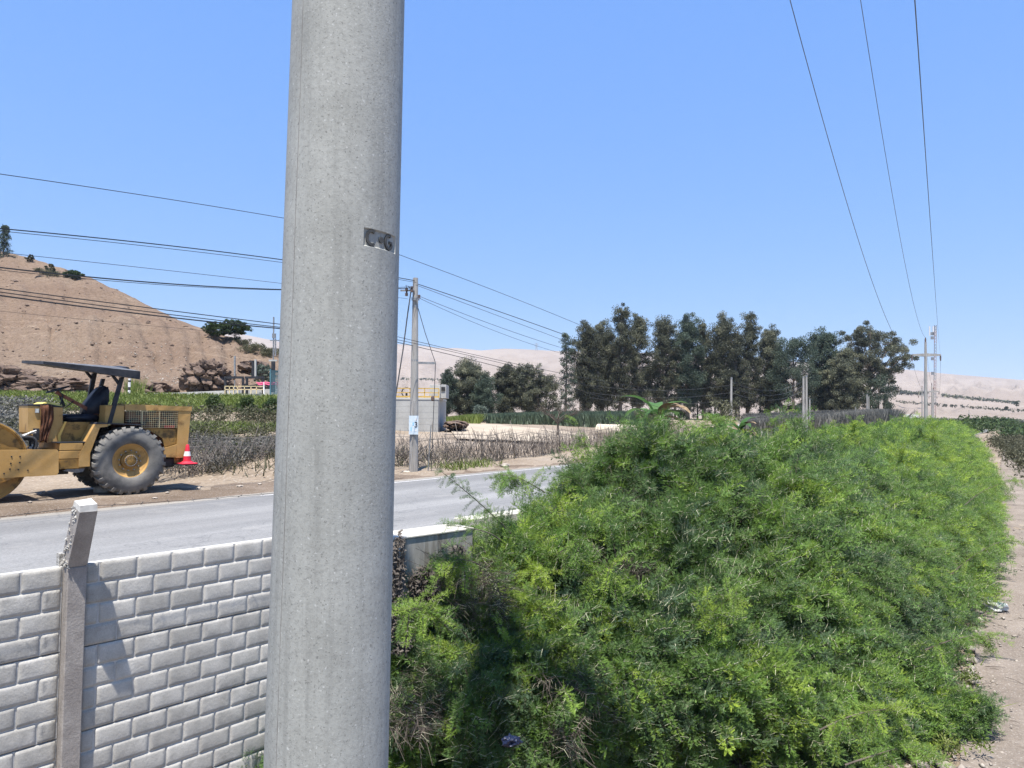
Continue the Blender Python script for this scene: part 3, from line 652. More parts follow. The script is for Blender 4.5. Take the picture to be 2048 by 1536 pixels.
def hedge():
    root = empty('hedge', H(3, 2.2, LOW), 0, 'dense green thorny hedge filling the ground right of the big pole', 'hedge')
    base = H(3, 2.2, LOW); rg = np.random.default_rng(5); PP = []; NN = []; SC_ = []
    def sample(n, u0, u1, smin, smax, deep=0.0):
        u = u0+(u1-u0)*rg.random(n); v = .1+(hedge_w(u)-.1)*rg.random(n)
        st = hedge_st(v); k = u > st-.1; u, v = u[k], v[k]
        h = hedge_top(u, v); e = .05; gu = (hedge_top(u+e, v)-hedge_top(u-e, v))/(2*e); gv = (hedge_top(u, v+e)-hedge_top(u, v-e))/(2*e)
        gu, gv = np.clip(gu, -2.5, 2.5), np.clip(gv, -2.5, 2.5)
        nrm = np.stack([-gu, -gv, np.ones_like(u)], -1); nrm /= np.linalg.norm(nrm, axis=1)[:, None]
        p2 = np.stack([u, v, h*0], -1)
        bumps = .46*nz(p2, .62, 1) + .56*nz(p2, 1.45, 4) + .14*nz(p2, 3.6, 7)
        dep = np.abs(rg.normal(0, 1, len(u)))*.14*(1+.8*rg.random(len(u))) + deep*(.45+.9*rg.random(len(u)))
        hf = nz(p2, 2.7, 12)+.5*nz(p2, 5.5, 15); bumps = bumps + .46*hf; e2 = .06; hgu = (nz(p2+[e2, 0, 0], 2.7, 12)-nz(p2-[e2, 0, 0], 2.7, 12))/(2*e2); hgv = (nz(p2+[0, e2, 0], 2.7, 12)-nz(p2-[0, e2, 0], 2.7, 12))/(2*e2); nrm = nrm - .30*np.stack([hgu, hgv, 0*hgu], -1); nrm /= np.linalg.norm(nrm, axis=1)[:, None]
        z = h + (bumps*np.clip(1.1-u*.02, .45, 1)-.08)*np.clip(h/2.2, .15, 1) - dep
        keep = (z > .1) & (h > .25) & ((rg.random(len(u)) < np.clip(.44+2.0*hf, .04, 1)) | (deep > 0) | (u > 25))
        P = np.stack([u, v, z], -1)[keep]; nr = nrm[keep]
        PP.append(P); NN.append(nr); SC_.append(rg.uniform(smin, smax, len(P)))
    sample(50000, -4.5, 7, .48, .95); sample(26000, 7, 17, .55, .95); sample(18000, 17, 42, .8, 1.2); sample(8000, 42, 120, 1.4, 2.2); n_out = sum(len(p) for p in PP); sample(7000, -4.5, 9, .5, .8, 1.2); sample(7000, 9, 40, .9, 1.3, 1.0)
    n_in = sum(len(p) for p in PP)-n_out
    # steep sides: the front facing the viewer and the side along the path
    def wall_pts(n, fr, u0, u1, smin, smax):
        a = rg.random(n); 
        if fr:
            v = .2+(HEDGE_W-.2)*a; u = hedge_st(v) - .05 + .5*rg.random(n); nr = np.tile(np.array([-.70, -.66, .35]), (n, 1))
        else:
            u = u0+(u1-u0)*a; v = .25+.45*rg.random(n)+hedge_v0(u); k = u > hedge_st(v); u, v = u[k], v[k]; nr = np.tile(np.array([-.1, -.9, .35]), (len(u), 1))
        hm = np.maximum(hedge_top(u+(.5 if fr else 0), v+(0 if fr else .25)), .2); z = .12 + (hm-.1)*rg.random(len(u)); v = v + (0 if fr else 1.0)*(1-z/hm)**1.3; u = u + (.55 if fr else 0)*(1-z/hm)
        p = np.stack([u, v, z], -1); bp = .30*nz(p, .9, 2)+.26*nz(p, 2.0, 6); p = p + nr*bp[:, None]
        PP.append(p); NN.append(nr); SC_.append(rg.uniform(smin, smax, len(p)))
    wall_pts(12000, True, 0, 0, .36, .66); wall_pts(9000, False, -1, 10, .4, .7); wall_pts(2500, False, 10, 26, .6, .9)
    P = np.concatenate(PP); Nn = np.concatenate(NN); S = np.concatenate(SC_)
    # inner mass of older leaves
    # holes where the shrubs part
    hol = nz(P, .9, 21); hol2 = nz(P, 2.1, 33); keep = ~((hol < -.22) & (hol2 < .10)) | (rg.random(len(P)) < .15); keep &= ~((hol2 < -.24) & (rg.random(len(P)) < .85)); ii = np.arange(len(P)); inner = (ii >= n_out) & (ii < n_out+n_in); keep |= inner
    P, Nn, S = P[keep], Nn[keep], S[keep]
    tn = .42 + .30*nz(P, .6, 50) + .42*nz(P, 2.6, 60) + rg.normal(0, .20, len(P)); far = np.clip((P[:, 0]-4)/18, 0, 1); tn = np.clip(tn-.05+far*.22, 0, 1)
    fl = np.stack([nz(P, .8, 70), nz(P, .8, 80), nz(P, .8, 90)], -1)*1.6
    d = Nn*.62 + fl*.42 + rg.normal(0, .33, P.shape) + np.array([.0, -.10, .14]); d /= np.linalg.norm(d, axis=1)[:, None]
    ex = []
    c, s = cos(HD), sin(HD)
    dw = np.stack([d[:, 0]*c-d[:, 1]*s, d[:, 0]*s+d[:, 1]*c, d[:, 2]], -1)
    Pw = np.array([HO.x, HO.y, LOW])[None] + np.stack([P[:, 0]*c-P[:, 1]*s, P[:, 0]*s+P[:, 1]*c, P[:, 2]], -1)
    # single shoots standing out of the mass
    EXT = []; stems = MB(); rr = random.Random(17)
    def spray(a, b, n, sag=.12, tint=.5, sc=(.36, .55)):
        side = Vector((rr.uniform(-1, 1), rr.uniform(-1, 1), 0))*.1; pts = []
        for i in range(9):
            t = i/8; pts.append(a.lerp(b, t) + Vector((0, 0, sag*4*t*(1-t))) + side*sin(t*5)*.3)
        stems.tube([p-base for p in pts], [.007*(1-.75*i/8) for i in range(9)], 5)
        for i in range(n*2):
            t = .15+.85*i/(2*n); k = min(int(t*8), 7); p = pts[k].lerp(pts[k+1], t*8-k); ax = (pts[k+1]-pts[k]).normalized()
            q = (ax*.5 + Vector((rr.uniform(-1, 1), rr.uniform(-1, 1), rr.uniform(-.9, .7)))).normalized(); EXT.append((p, q, rr.uniform(*sc)*.8, tint+rr.uniform(-.2, .2)))
    spray(W(1030, 1075, 6.9), W(880, 940, 6.3), 22, .02, .25, (.2, .34)); spray(W(1000, 1080, 6.6), W(910, 1050, 6.2), 9, .02, .3, (.2, .34))
    spray(W(1190, 930, 9.5), W(1150, 840, 9.3), 8, .0, .6, (.3, .5)); spray(W(1560, 900, 15), W(1572, 818, 15), 12, .0, .75, (.6, 1.1)); spray(W(1580, 890, 15), W(1545, 850, 15), 6, .0, .75, (.6, 1))
    spray(W(1090, 985, 7.5), W(1000, 950, 7.2), 22, .05, .6); spray(W(960, 1130, 6.1), W(880, 1130, 5.8), 18, .05, .7)
    spray(W(900, 1260, 5.2), W(800, 1215, 5.0), 22, .05, .6); spray(W(1900, 1150, 9), W(2030, 1080, 9), 20, .1, .6); spray(W(1850, 1300, 7.5), W(1990, 1270, 7.5), 18, .05, .6)
    spray(W(1640, 1460, 5.6), W(1800, 1420, 5.4), 18, .05, .7); spray(W(1690, 1530, 5.4), W(1850, 1500, 5.5), 18, .05, .6); spray(W(1930, 1010, 13), W(2040, 960, 13), 18, .1, .6)
    spray(W(1440, 870, 13), W(1425, 828, 13), 6, .0, .7, (.6, 1)); spray(W(1290, 880, 11), W(1260, 840, 11), 6, .0, .6, (.6, 1))
    for i in range(210):
        uu = -3.2 + 30*rr.random()**2.2; vv_ = rr.uniform(.15, HEDGE_W-.1); hh = float(hedge_top(np.array([uu]), np.array([vv_]))[0])
        if hh < .8 or (uu > 12 and vv_ < 1.5): continue
        zz = hh*rr.uniform(.75, 1.0) + .38*noise.noise(Vector((uu*.62, vv_*.62, 1))); a = H(uu, vv_, LOW+zz); side = -1 if vv_ < 1.4 else rr.choice((-1, 1, 0)); L = rr.uniform(.35, .85)*(1+.03*max(0, uu))
        b = a + HV*side*rr.uniform(.1, .6)*L*1.3 - HU*rr.uniform(-.3, .8)*L*.6 + Vector((0, 0, L*rr.uniform(.25, .9)))
        spray(a, b, int(11*(1+L)), .06*L, rr.uniform(.35, .95), (.4, .62) if uu < 9 else (.7, 1.1))
    if EXT:
        Pw = np.concatenate([Pw, np.array([list(e[0]) for e in EXT])]); dw = np.concatenate([dw, np.array([list(e[1]) for e in EXT])]); S = np.concatenate([S, [e[2] for e in EXT]]); tn = np.clip(np.concatenate([tn, [e[3] for e in EXT]]), 0, 1)
    def eul(dv): 
        th = np.arctan2(np.hypot(dv[:, 0], dv[:, 1]), dv[:, 2]); ph = np.arctan2(dv[:, 1], dv[:, 0]); return np.stack([np.zeros_like(th), th, ph], -1)
    leafy = proto_coll('hedge_shoot', [twig_mesh(s_) for s_ in range(5)]); bare = proto_coll('dead_shoot', [twig_mesh(20+s_, False, .40) for s_ in range(3)])
    n = len(Pw); o = point_obj('foliage', Pw-np.array(base)[None], eul(dw), S, NPR.integers(0, 5, n), tn, leafy, root); o['kind'] = 'stuff'
    # dead thorny twigs inside and in brown patches
    m = 1300; u = -3.5+14*rg.random(m); v = -.2+(HEDGE_W)*rg.random(m); h = hedge_top(u, v); k = h > .6; u, v, h = u[k], v[k], h[k]; z = h-.22-.75*rg.random(len(u))
    z = np.maximum(z, .2); Q = np.stack([u, v, z], -1); Qw = np.array([HO.x, HO.y, LOW])[None] + np.stack([Q[:, 0]*c-Q[:, 1]*s, Q[:, 0]*s+Q[:, 1]*c, Q[:, 2]], -1)
    ext = []
    for (px, py, Y, r_, cnt) in ((1300, 1045, 8.2, .34, 110), (905, 1165, 6.1, .2, 30), (1145, 1410, 5.5, .2, 22), (1240, 1150, 6.9, .2, 30), (985, 1180, 6.1, .2, 35), (830, 1400, 5.3, .2, 30), (1210, 1010, 8.5, .2, 25)):
        cc = np.array(W(px, py, Y)); ext.append(cc[None] + rg.normal(0, r_*.6, (cnt, 3)))
    Qw = np.concatenate([Qw]+ext); dq = rg.normal(0, 1, Qw.shape); dq /= np.linalg.norm(dq, axis=1)[:, None]
    o = point_obj('dead_twigs', Qw-np.array(base)[None], eul(dq), rg.uniform(.45, .85, len(Qw)), NPR.integers(0, 3, len(Qw)), rg.random(len(Qw)), bare, root); o['kind'] = 'stuff'
    # main stems rising from the ground
    for i in range(150):
        uu = rr.uniform(-2, 14); v_ = rr.uniform(.2, HEDGE_W); ht = float(hedge_top(np.array([uu]), np.array([v_]))[0])
        if ht < .8: continue
        p = H(uu, v_, LOW); pts = [p-base]; dd = Vector((rr.uniform(-.4, .4), rr.uniform(-.4, .4), 1))
        for k in range(6):
            dd = (dd + Vector((rr.uniform(-.3, .3), rr.uniform(-.3, .3), .1))).normalized(); pts.append(pts[-1]+dd*ht*.15)
        stems.tube(pts, [.028*(1-.12*k) for k in range(7)], 5)
    stems.build('stems', MAT['twig'], root, smooth=True, kind='stuff')
hedge()

# ------------------------------------------------------------------ road roller
RA = 46.0; RO = (-9.672, 17.468)
def rp(cx, cy, off): return hitplane(cx/4.517, 680+cy/4.517, RO, RA, off)
def roller():
    root = empty('road_roller', (RO[0], RO[1], .0), radians(RA), 'old yellow single drum road roller parked on the dirt verge', 'road roller')
    Yl, Yd, Bk = MAT['yellow'], MAT['yellowd'], MAT['blackm']
    def bx(name, x0, x1, y0, y1, z0, z1, m, ch=.012, parent=root, label=None):
        return MB().box(x0, x1, y0, y1, z0, z1, ch=ch).build(name, m, parent, label=label)
    def pr(name, poly, y0, y1, m, parent=root, label=None): return MB().prism(poly, y0, y1).build(name, m, parent, label=label)
    # wheels: rim with tyre, lugs, hub
    def wheel(ys):
        s = -1 if ys < 0 else 1
        yo = 1.05*s
        def yy(d): return yo - s*d
        rim = MB().lathe([(.10, yy(.17)), (.25, yy(.17)), (.30, yy(.13)), (.37, yy(.10)), (.385, yy(.06)), (.40, yy(.055)), (.405, yy(.09)), (.40, yy(.4)), (.1, yy(.4))], 40, 'y', (0, 0, .8)).build('wheel', Yl, root, smooth=True)
        ty = MB().lathe([(.385, yy(.10)), (.40, yy(.05)), (.43, yy(.02)), (.52, yy(.0)), (.60, yy(.002)), (.68, yy(.02)), (.735, yy(.045)), (.755, yy(.07)), (.765, yy(.15)), (.768, yy(.28)), (.765, yy(.41)), (.755, yy(.49)), (.68, yy(.54)), (.52, yy(.56)), (.385, yy(.5))], 64, 'y', (0, 0, .8)).build('tyre', MAT['rubber'], rim, smooth=True, sharp=60)
        lg = MB(); a = .058
        def q(r, an, d): return (r*sin(an), yy(d), .8+r*cos(an))
        vs_ = []
        for an in (-a, a):
            for (r, d) in ((.69, .016), (.765, .035), (.803, .075), (.803, .27), (.75, .27), (.70, .05)):
                sk = an + .09*(d/.27); vs_.append(Vector(q(r, sk*(1 if d > .04 else .8), d)) - Vector((0, 0, .8)))
        lg.add(vs_, [tuple(range(5, -1, -1)), tuple(range(6, 12))] + [(i, i+6, (i+1) % 6+6, (i+1) % 6) for i in range(6)])
        me = lg.mesh('lug', MAT['rubber'], True, 40)
        lg2 = MB(); vs2_ = [(v[0], 2*yy(.28)-v[1], v[2]) for v in vs_]
        lg2.add(vs2_, [tuple(range(5, -1, -1)), tuple(range(6, 12))] + [(i, i+6, (i+1) % 6+6, (i+1) % 6) for i in range(6)])
        me2 = lg2.mesh('lug', MAT['rubber'], True, 40)
        for k in range(26):
            for m_, ph in ((me, 0), (me2, .5)):
                o = bpy.data.objects.new('tread_lug', m_); link(o, rim); o.location = (0, 0, .8); o.rotation_euler = (0, 2*pi*(k+ph)/26, 0)
        MB().lathe([(.001, yy(.03)), (.10, yy(.03)), (.125, yy(.045)), (.14, yy(.06)), (.14, yy(.1)), (.19, yy(.11)), (.20, yy(.17)), (.2, yy(.3))], 28, 'y', (0, 0, .8)).build('hub', Yd, rim, smooth=True)
        b = MB()
        for k in range(20):
            an = 2*pi*k/20; c = (.125*sin(an), 0, .8+.125*cos(an)); b.lathe([(.001, yy(.012)), (.013, yy(.014)), (.013, yy(.08))], 6, 'y', c)
        for k in range(12):
            an = 2*pi*k/12+.1; c = (.235*sin(an), 0, .8+.235*cos(an)); b.lathe([(.001, yy(.10)), (.016, yy(.105)), (.016, yy(.17))], 6, 'y', c)
        b.build('bolts', MAT['steel'], rim, kind='stuff')
    wheel(-1); wheel(1)
    MB().lathe([(.14, -.7), (.14, .7)], 16, 'y', (0, 0, .8)).build('axle', Bk, root)
    # drum with dished end, scraper beam and frame
    xc, zc, dr = -2.89, .88, .88
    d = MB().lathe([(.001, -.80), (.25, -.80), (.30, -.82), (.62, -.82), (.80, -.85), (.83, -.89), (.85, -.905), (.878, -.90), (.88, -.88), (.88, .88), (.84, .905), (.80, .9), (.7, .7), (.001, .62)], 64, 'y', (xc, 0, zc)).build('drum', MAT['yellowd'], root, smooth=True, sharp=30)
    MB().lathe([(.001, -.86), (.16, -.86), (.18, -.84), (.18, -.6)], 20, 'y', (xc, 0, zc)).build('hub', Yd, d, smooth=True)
    MB().lathe([(.8805, -.895), (.888, -.89), (.888, .89), (.8805, .895)], 64, 'y', (xc, 0, zc)).build('drum_shell', MAT['steel'], d, smooth=True)
    for s in (-1, 1):
        y0, y1 = (-1.03, -.955) if s < 0 else (.955, 1.03)
        f = pr('side_frame', [(-4.6, 1.16), (-1.52, 1.105), (-1.485, 1.06), (-1.475, .60), (-1.51, .545), (-4.6, .52)], y0, y1, Yl)
        if s < 0:
            b = MB()
            for (x, z) in ((-2.35, .98), (-2.2, .98), (-2.36, .84), (-2.2, .85), (-2.37, .72), (-2.22, .70), (-2.05, .68), (-2.47, .63)): b.lathe([(.001, y0-.012), (.016, y0-.01), (.016, y0+.01)], 6, 'y', (x, 0, z))
            b.build('bolts', Bk, f, kind='stuff')
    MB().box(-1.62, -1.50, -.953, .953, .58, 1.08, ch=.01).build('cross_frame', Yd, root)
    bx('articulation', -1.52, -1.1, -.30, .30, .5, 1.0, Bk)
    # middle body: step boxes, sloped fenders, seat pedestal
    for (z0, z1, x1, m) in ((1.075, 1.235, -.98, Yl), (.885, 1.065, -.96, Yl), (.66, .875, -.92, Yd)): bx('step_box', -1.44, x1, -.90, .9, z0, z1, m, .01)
    pr('belly_plate', [(-1.36, .62), (-1.3, .655), (-.93, .655), (-.96, .585), (-1.1, .565)], -.9, .9, MAT['roofm'])
    for s in (-1, 1):
        y0, y1 = (-.93, -.48) if s < 0 else (.48, .93)
        pr('fender', [(-.76, 1.655), (-.50, 1.66), (-.50, 1.60), (-.66, 1.58), (-.84, 1.0), (-.84, .70), (-1.06, .70), (-1.06, .97)], y0, y1, Yl)
        pr('fender_top', [(-.76, 1.665), (-.72, 1.70), (.25, 1.655), (.25, 1.625), (-.5, 1.662)], y0-.02, y1, Bk)
    pr('seat_pedestal', [(-1.31, 1.24), (-1.33, 1.38), (-1.22, 1.70), (-.62, 1.70), (-.62, 1.24)], -.46, .46, Yd)
    pr('pedestal_edge', [(-1.37, 1.24), (-1.39, 1.40), (-1.26, 1.71), (-1.22, 1.71), (-1.335, 1.38), (-1.315, 1.24)], -.50, -.40, M('sunlit_yellow', (.68, .40, .09), (.74, .46, .12), 4, .5))  # lighter yellow puts the sun on this front strip into its colour
    bx('floor_plate', -1.5, -.5, -.9, .9, 1.237, 1.262, Bk, .004)
    # steering console
    con = pr('console', [(-1.97, 2.06), (-1.30, 2.03), (-1.28, 1.24), (-1.70, 1.24), (-1.73, 1.27), (-1.735, 1.30), (-1.95, 1.47)], -.45, .40, Yl)
    pr('top_tray', [(-1.98, 2.062), (-1.98, 2.09), (-1.6, 2.115), (-1.29, 2.05), (-1.29, 2.032)], -.46, .41, Bk, con)
    pr('yellow_cover', [(-1.72, 2.10), (-1.62, 2.15), (-1.42, 2.13), (-1.31, 2.065), (-1.31, 2.055), (-1.6, 2.116)], -.40, .36, M('bright_cover', (.72, .56, .12), (.80, .64, .18), 3, .5), con)
    bx('hatch', -1.86, -1.74, -.462, -.451, 1.30, 1.56, Bk, .002, con)  # black plate painted as the unlit inside of an opening
    l = bx('headlight', -1.84, -1.755, -.475, -.452, 1.90, 2.0, MAT['steel'], .006, con)
    bx('lens', -1.83, -1.765, -.482, -.476, 1.91, 1.99, M('lens', (.42, .44, .42), (.55, .56, .52), 30, .2), .002, l)
    # steering wheel and column, levers
    st = MB(); c = Vector((-1.33, -.1, 2.45)); ax = Vector((-.35, 0, .94)).normalized(); u = ax.cross(Vector((0, 1, 0))).normalized(); v = ax.cross(u)
    ring = [c + (u*cos(a)+v*sin(a))*.235 for a in np.linspace(0, 2*pi, 25)]; st.tube(ring, .016, 6, cap=False)
    for a in (0, 2.1, 4.2): st.bar(c, c+(u*cos(a)+v*sin(a))*.235, .02)
    st.build('steering_wheel', Bk, root, smooth=True)
    MB().tube([c, c-ax*.42], .03, 8).build('steering_column', Bk, root, smooth=True)
    a1, b1 = rp(505, 470, -.25), rp(885, 675, -.25); mb = MB(); mb.bar((a1[0], -.25, a1[1]), (b1[0], -.25, b1[1]), .05, .075); mb.build('brace_bar', MAT['rust'], root)
    mb = MB(); p0 = rp(545, 575, -.3); p1 = rp(550, 500, -.3); mb.tube([(p0[0], -.3, p0[1]-.03), (p1[0]+.04, -.3, p1[1]), (p1[0]-.02, -.3, p1[1]+.08)], .014, 6); mb.build('lever', Bk, root)
    mb = MB(); p0 = rp(590, 605, -.3); p1 = rp(665, 550, -.3); mb.tube([(p0[0], -.3, p0[1]-.02), (p1[0], -.3, p1[1])], .010, 6); mb.build('lever', Bk, root)
    # seat
    def soft(name, poly, y0, y1, m, parent=root):
        bm = bmesh.new(); mb = MB().prism(poly, y0, y1); me = mb.mesh(name, m); bm.from_mesh(me)
        bmesh.ops.bevel(bm, geom=bm.edges[:], offset=.035, segments=3, affect='EDGES', clamp_overlap=True); bm.to_mesh(me); bm.free()
        me.polygons.foreach_set('use_smooth', [True]*len(me.polygons)); return link(bpy.data.objects.new(name, me), parent)
    soft('seat', [(-1.25, 1.83), (-1.22, 1.73), (-1.08, 1.70), (-.52, 1.70), (-.50, 1.87), (-.75, 1.89), (-1.15, 1.88)], -.32, .24, MAT['vinyl'])
    soft('backrest', [(-.80, 1.86), (-.78, 2.10), (-.56, 2.42), (-.44, 2.56), (-.35, 2.57), (-.29, 2.50), (-.29, 2.16), (-.42, 1.86)], -.30, .20, MAT['vinyl'])
    # canopy posts and roof
    for off, pts in ((.52, ((780, 600), (815, 590), (873, 300), (832, 300))), (-.70, ((960, 765), (1005, 750), (1118, 335), (1085, 335)))):
        po = [rp(a, b, off) for a, b in pts]; po = [(x, z) for x, z in po]
        if off > 0: po[0] = (po[0][0]-.06, po[0][1]-.35); po[1] = (po[1][0]-.06, po[1][1]-.35)
        post_ = pr('canopy_post', po, off-.05, off+.05, Bk)
        bsh = [(830-62, 290), (830-40, 283), (852, 352), (845, 385)] if off > 0 else [(1000, 315), (1022, 312), (1075, 372), (1070, 412)]
        pr('brace', [rp(a, b, off) for a, b in bsh], off-.03, off+.03, Bk, post_)
        # the opposite post of each pair
        po2 = [(x, z) for x, z in po]; pr('canopy_post', po2, -off-.05 if off < 0 else -off-.02, -off+.05 if off < 0 else -off+.02, Bk) if off < 0 else None
    nf, nr = rp(393, 195, -1.0), rp(1268, 285, -1.0); bt = rp(1258, 350, -1.0)
    ro = MB(); rise = .20
    tl = [(nf[0], -1.0, nf[1]), (nr[0], -1.0, nr[1]), (nr[0]+.02, 1.0, nr[1]+rise), (nf[0], 1.0, nf[1]+rise*.55)]
    ro.add(tl + [(x, y, z-dz) for (x, y, z), dz in zip(tl, (.055, .19, .19, .055))], [(0, 1, 2, 3), (7, 6, 5, 4), (0, 4, 5, 1), (1, 5, 6, 2), (2, 6, 7, 3), (3, 7, 4, 0)])
    cn = ro.build('canopy', [Bk, MAT['roofm']], root)
    up = MB().add([(x, y*.985, z+.004) for x, y, z in tl] + [(x, y*.985, z+.012) for x, y, z in tl], [(3, 2, 1, 0), (4, 5, 6, 7), (0, 1, 5, 4), (1, 2, 6, 5), (2, 3, 7, 6), (3, 0, 4, 7)]); up.build('roof_sheet', MAT['roofm'], cn)
    x = nr[0]; z = nr[1]+rise
    MB().add([(x-.02, .3, z-.05), (x+.15, .3, z-.03), (x+.28, .3, z-.26), (x+.24, .3, z-.27), (x, .3, z-.2), (x-.02, .98, z+.02), (x+.15, .98, z+.03), (x+.28, .98, z-.2), (x+.24, .98, z-.21), (x, .98, z-.14)],
             [(0, 1, 2, 3, 4), (9, 8, 7, 6, 5), (0, 5, 6, 1), (1, 6, 7, 2), (2, 7, 8, 3), (3, 8, 9, 4), (4, 9, 5, 0)]).build('rear_flap', Bk, cn)
    # engine hood
    bx('engine_cover', -.50, -.09, -.74, .74, 1.655, 2.10, Yl, .015)
    top = pr('hood_top', [(-.086, 1.985), (-.086, 2.12), (.2, 2.125), (1.47, 2.09), (1.475, 1.985)], -.76, .76, Yl)
    pr('rear_panel', [(1.15, 1.98), (1.455, 1.98), (1.43, 1.6), (1.385, .81), (1.12, .81), (1.14, 1.15)], -.745, .745, Yl)
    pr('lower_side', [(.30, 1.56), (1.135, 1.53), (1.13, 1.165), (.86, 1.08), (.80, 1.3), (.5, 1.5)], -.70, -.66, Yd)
    pr('lower_panel', [(.83, 1.06), (1.135, 1.145), (1.115, .82), (.85, .84)], -.745, .745, Yl)
    bx('engine', .0, 1.12, -.55, .55, .9, 1.95, MAT['rust'], .02)
    mb = MB(); rr = random.Random(2)
    for i in range(26): x_, z_ = rr.uniform(0, 1.05), rr.uniform(1.55, 1.92); mb.box(x_, x_+rr.uniform(.05, .16), -.62, -.56, z_, z_+rr.uniform(.03, .10))
    mb.build('engine_detail', MAT['blackm'], root, kind='stuff')
    bx('red_tank', .85, 1.1, -.66, -.63, 1.55, 1.62, MAT['red'], .006)
    gr = MB()
    for i in range(23): x_ = .02+i*.05; gr.bar((x_, -.742, 1.975), (x_, -.742, 1.565 if x_ > .3 else 1.69), .0055)
    for i in range(9):
        z_ = 1.575+i*.049; gr.bar((-.07 if z_ > 1.69 else .27, -.747, z_), (1.14, -.747, z_-.01*0), .007)
    gr.bar((.30, -.75, 1.97), (.30, -.75, 1.56), .018); gr.bar((.70, -.75, 1.97), (.70, -.75, 1.56), .014)
    gr.build('grille', MAT['railpale'], root)
    bx('tail_light', 1.40, 1.46, -.70, -.60, 1.56, 1.72, MAT['steel'], .006); bx('tail_light', 1.415, 1.47, -.59, -.50, 1.57, 1.70, MAT['red'], .006)
    bx('ballast_block', .88, 1.15, -.6, .6, .58, .806, Bk, .02); bx('bumper', 1.13, 1.44, -.62, .62, .66, .806, Yd, .015)
    CX = rp(1690, 1100, -.86)[0]
    bx('hitch_plate', 1.1, CX+.2, -1.04, .18, .635, .655, Bk, .004); bx('hook', 1.5, 1.66, -.2, -.1, .57, .632, Bk, .01)
    # hydraulic hoses above the frame
    for i, pl in enumerate((((0, 935), (120, 895), (240, 875), (310, 890), (330, 940), (320, 985)), ((0, 955), (130, 915), (230, 888), (290, 900), (305, 950), (290, 985)), ((0, 945), (90, 925), (200, 900), (265, 905), (275, 960)), ((210, 875), (270, 840), (330, 820)), ((200, 865), (260, 845), (325, 840)))):
        off = -.75+.05*i; P_ = [rp(a, b, off) for a, b in pl]; m = MB()
        ctrl = [Vector((x, off, z)) for x, z in P_]; pts = []
        for k in range(len(ctrl)-1):
            for q in range(5):
                t = q/5; a_, b_, c_, d_ = ctrl[max(k-1, 0)], ctrl[k], ctrl[k+1], ctrl[min(k+2, len(ctrl)-1)]
                pts.append(.5*((2*b_) + (c_-a_)*t + (2*a_-5*b_+4*c_-d_)*t*t + (3*b_-a_-3*c_+d_)*t**3))
        pts.append(ctrl[-1]); m.tube(pts, .028 if i < 3 else .022, 7); m.build('hose', MAT['rubberd'] if i < 3 else MAT['steel'], root, smooth=True)
    fit = MB()
    for x_, z_ in ((-1.98, 1.12), (-1.93, 1.17), (-1.9, 1.10), (-2.1, 1.1)): fit.box(x_, x_+.06, -.72, -.6, z_, z_+.05)
    fit.build('fittings', MAT['steel'], root, kind='stuff')
    mw = root.matrix_basis
    # cone on the hitch plate
    cn = empty('traffic_cone', mw @ Vector((rp(1690, 1100, -.86)[0], -.86, .656)), radians(RA), 'red traffic cone with a white band standing on the roller hitch', 'traffic cone')
    MB().lathe([(.165, .03), (.095, .075), (.085, .20)], 20).build('lower_cone', MAT['red'], cn, smooth=True)
    MB().lathe([(.0855, .2005), (.062, .315)], 20).build('white_band', MAT['white'], cn, smooth=True)
    MB().lathe([(.062, .3155), (.038, .47), (.03, .485), (.001, .485)], 20).build('tip', MAT['red'], cn, smooth=True)
    MB().box(-.19, .19, -.19, .19, 0, .03, ch=.01).build('base', MAT['red'], cn)
    # rag over the console
    rg = empty('rag', mw @ Vector((-1.62, -.47, 2.07)), radians(RA), 'dark brown rag hanging over the roller steering console', 'cloth')
    bm = bmesh.new(); nx, nz_ = 13, 22; gv = []
    for j in range(nz_):
        t = j/(nz_-1)
        for i in range(nx):
            s = i/(nx-1)-.5; wd = .25*(1-.55*max(0, t-.35)/.65)*(1 if t > .04 else .9); x = s*wd + .02*sin(t*5) - .03*t*t
            z = .02 - t*.80 - .10*abs(s)*t; y = -.025 - .028*sin(s*22+t*3)*min(1, t*4+.3) - .01*sin(t*14+s*5)
            if t < .06: y += .10*(1-t/.06); z = .015+.01*sin(s*9)
            gv.append(bm.verts.new((x, y, z)))
    for j in range(nz_-1):
        for i in range(nx-1): bm.faces.new((gv[j*nx+i], gv[j*nx+i+1], gv[(j+1)*nx+i+1], gv[(j+1)*nx+i]))
    bmesh.ops.recalc_face_normals(bm, faces=bm.faces); bmesh.ops.solidify(bm, geom=bm.faces[:], thickness=.008)
    me = bpy.data.meshes.new('cloth'); bm.to_mesh(me); bm.free(); me.materials.append(MAT['rag']); me.polygons.foreach_set('use_smooth', [True]*len(me.polygons)); link(bpy.data.objects.new('cloth', me), rg)
    return root
roller()

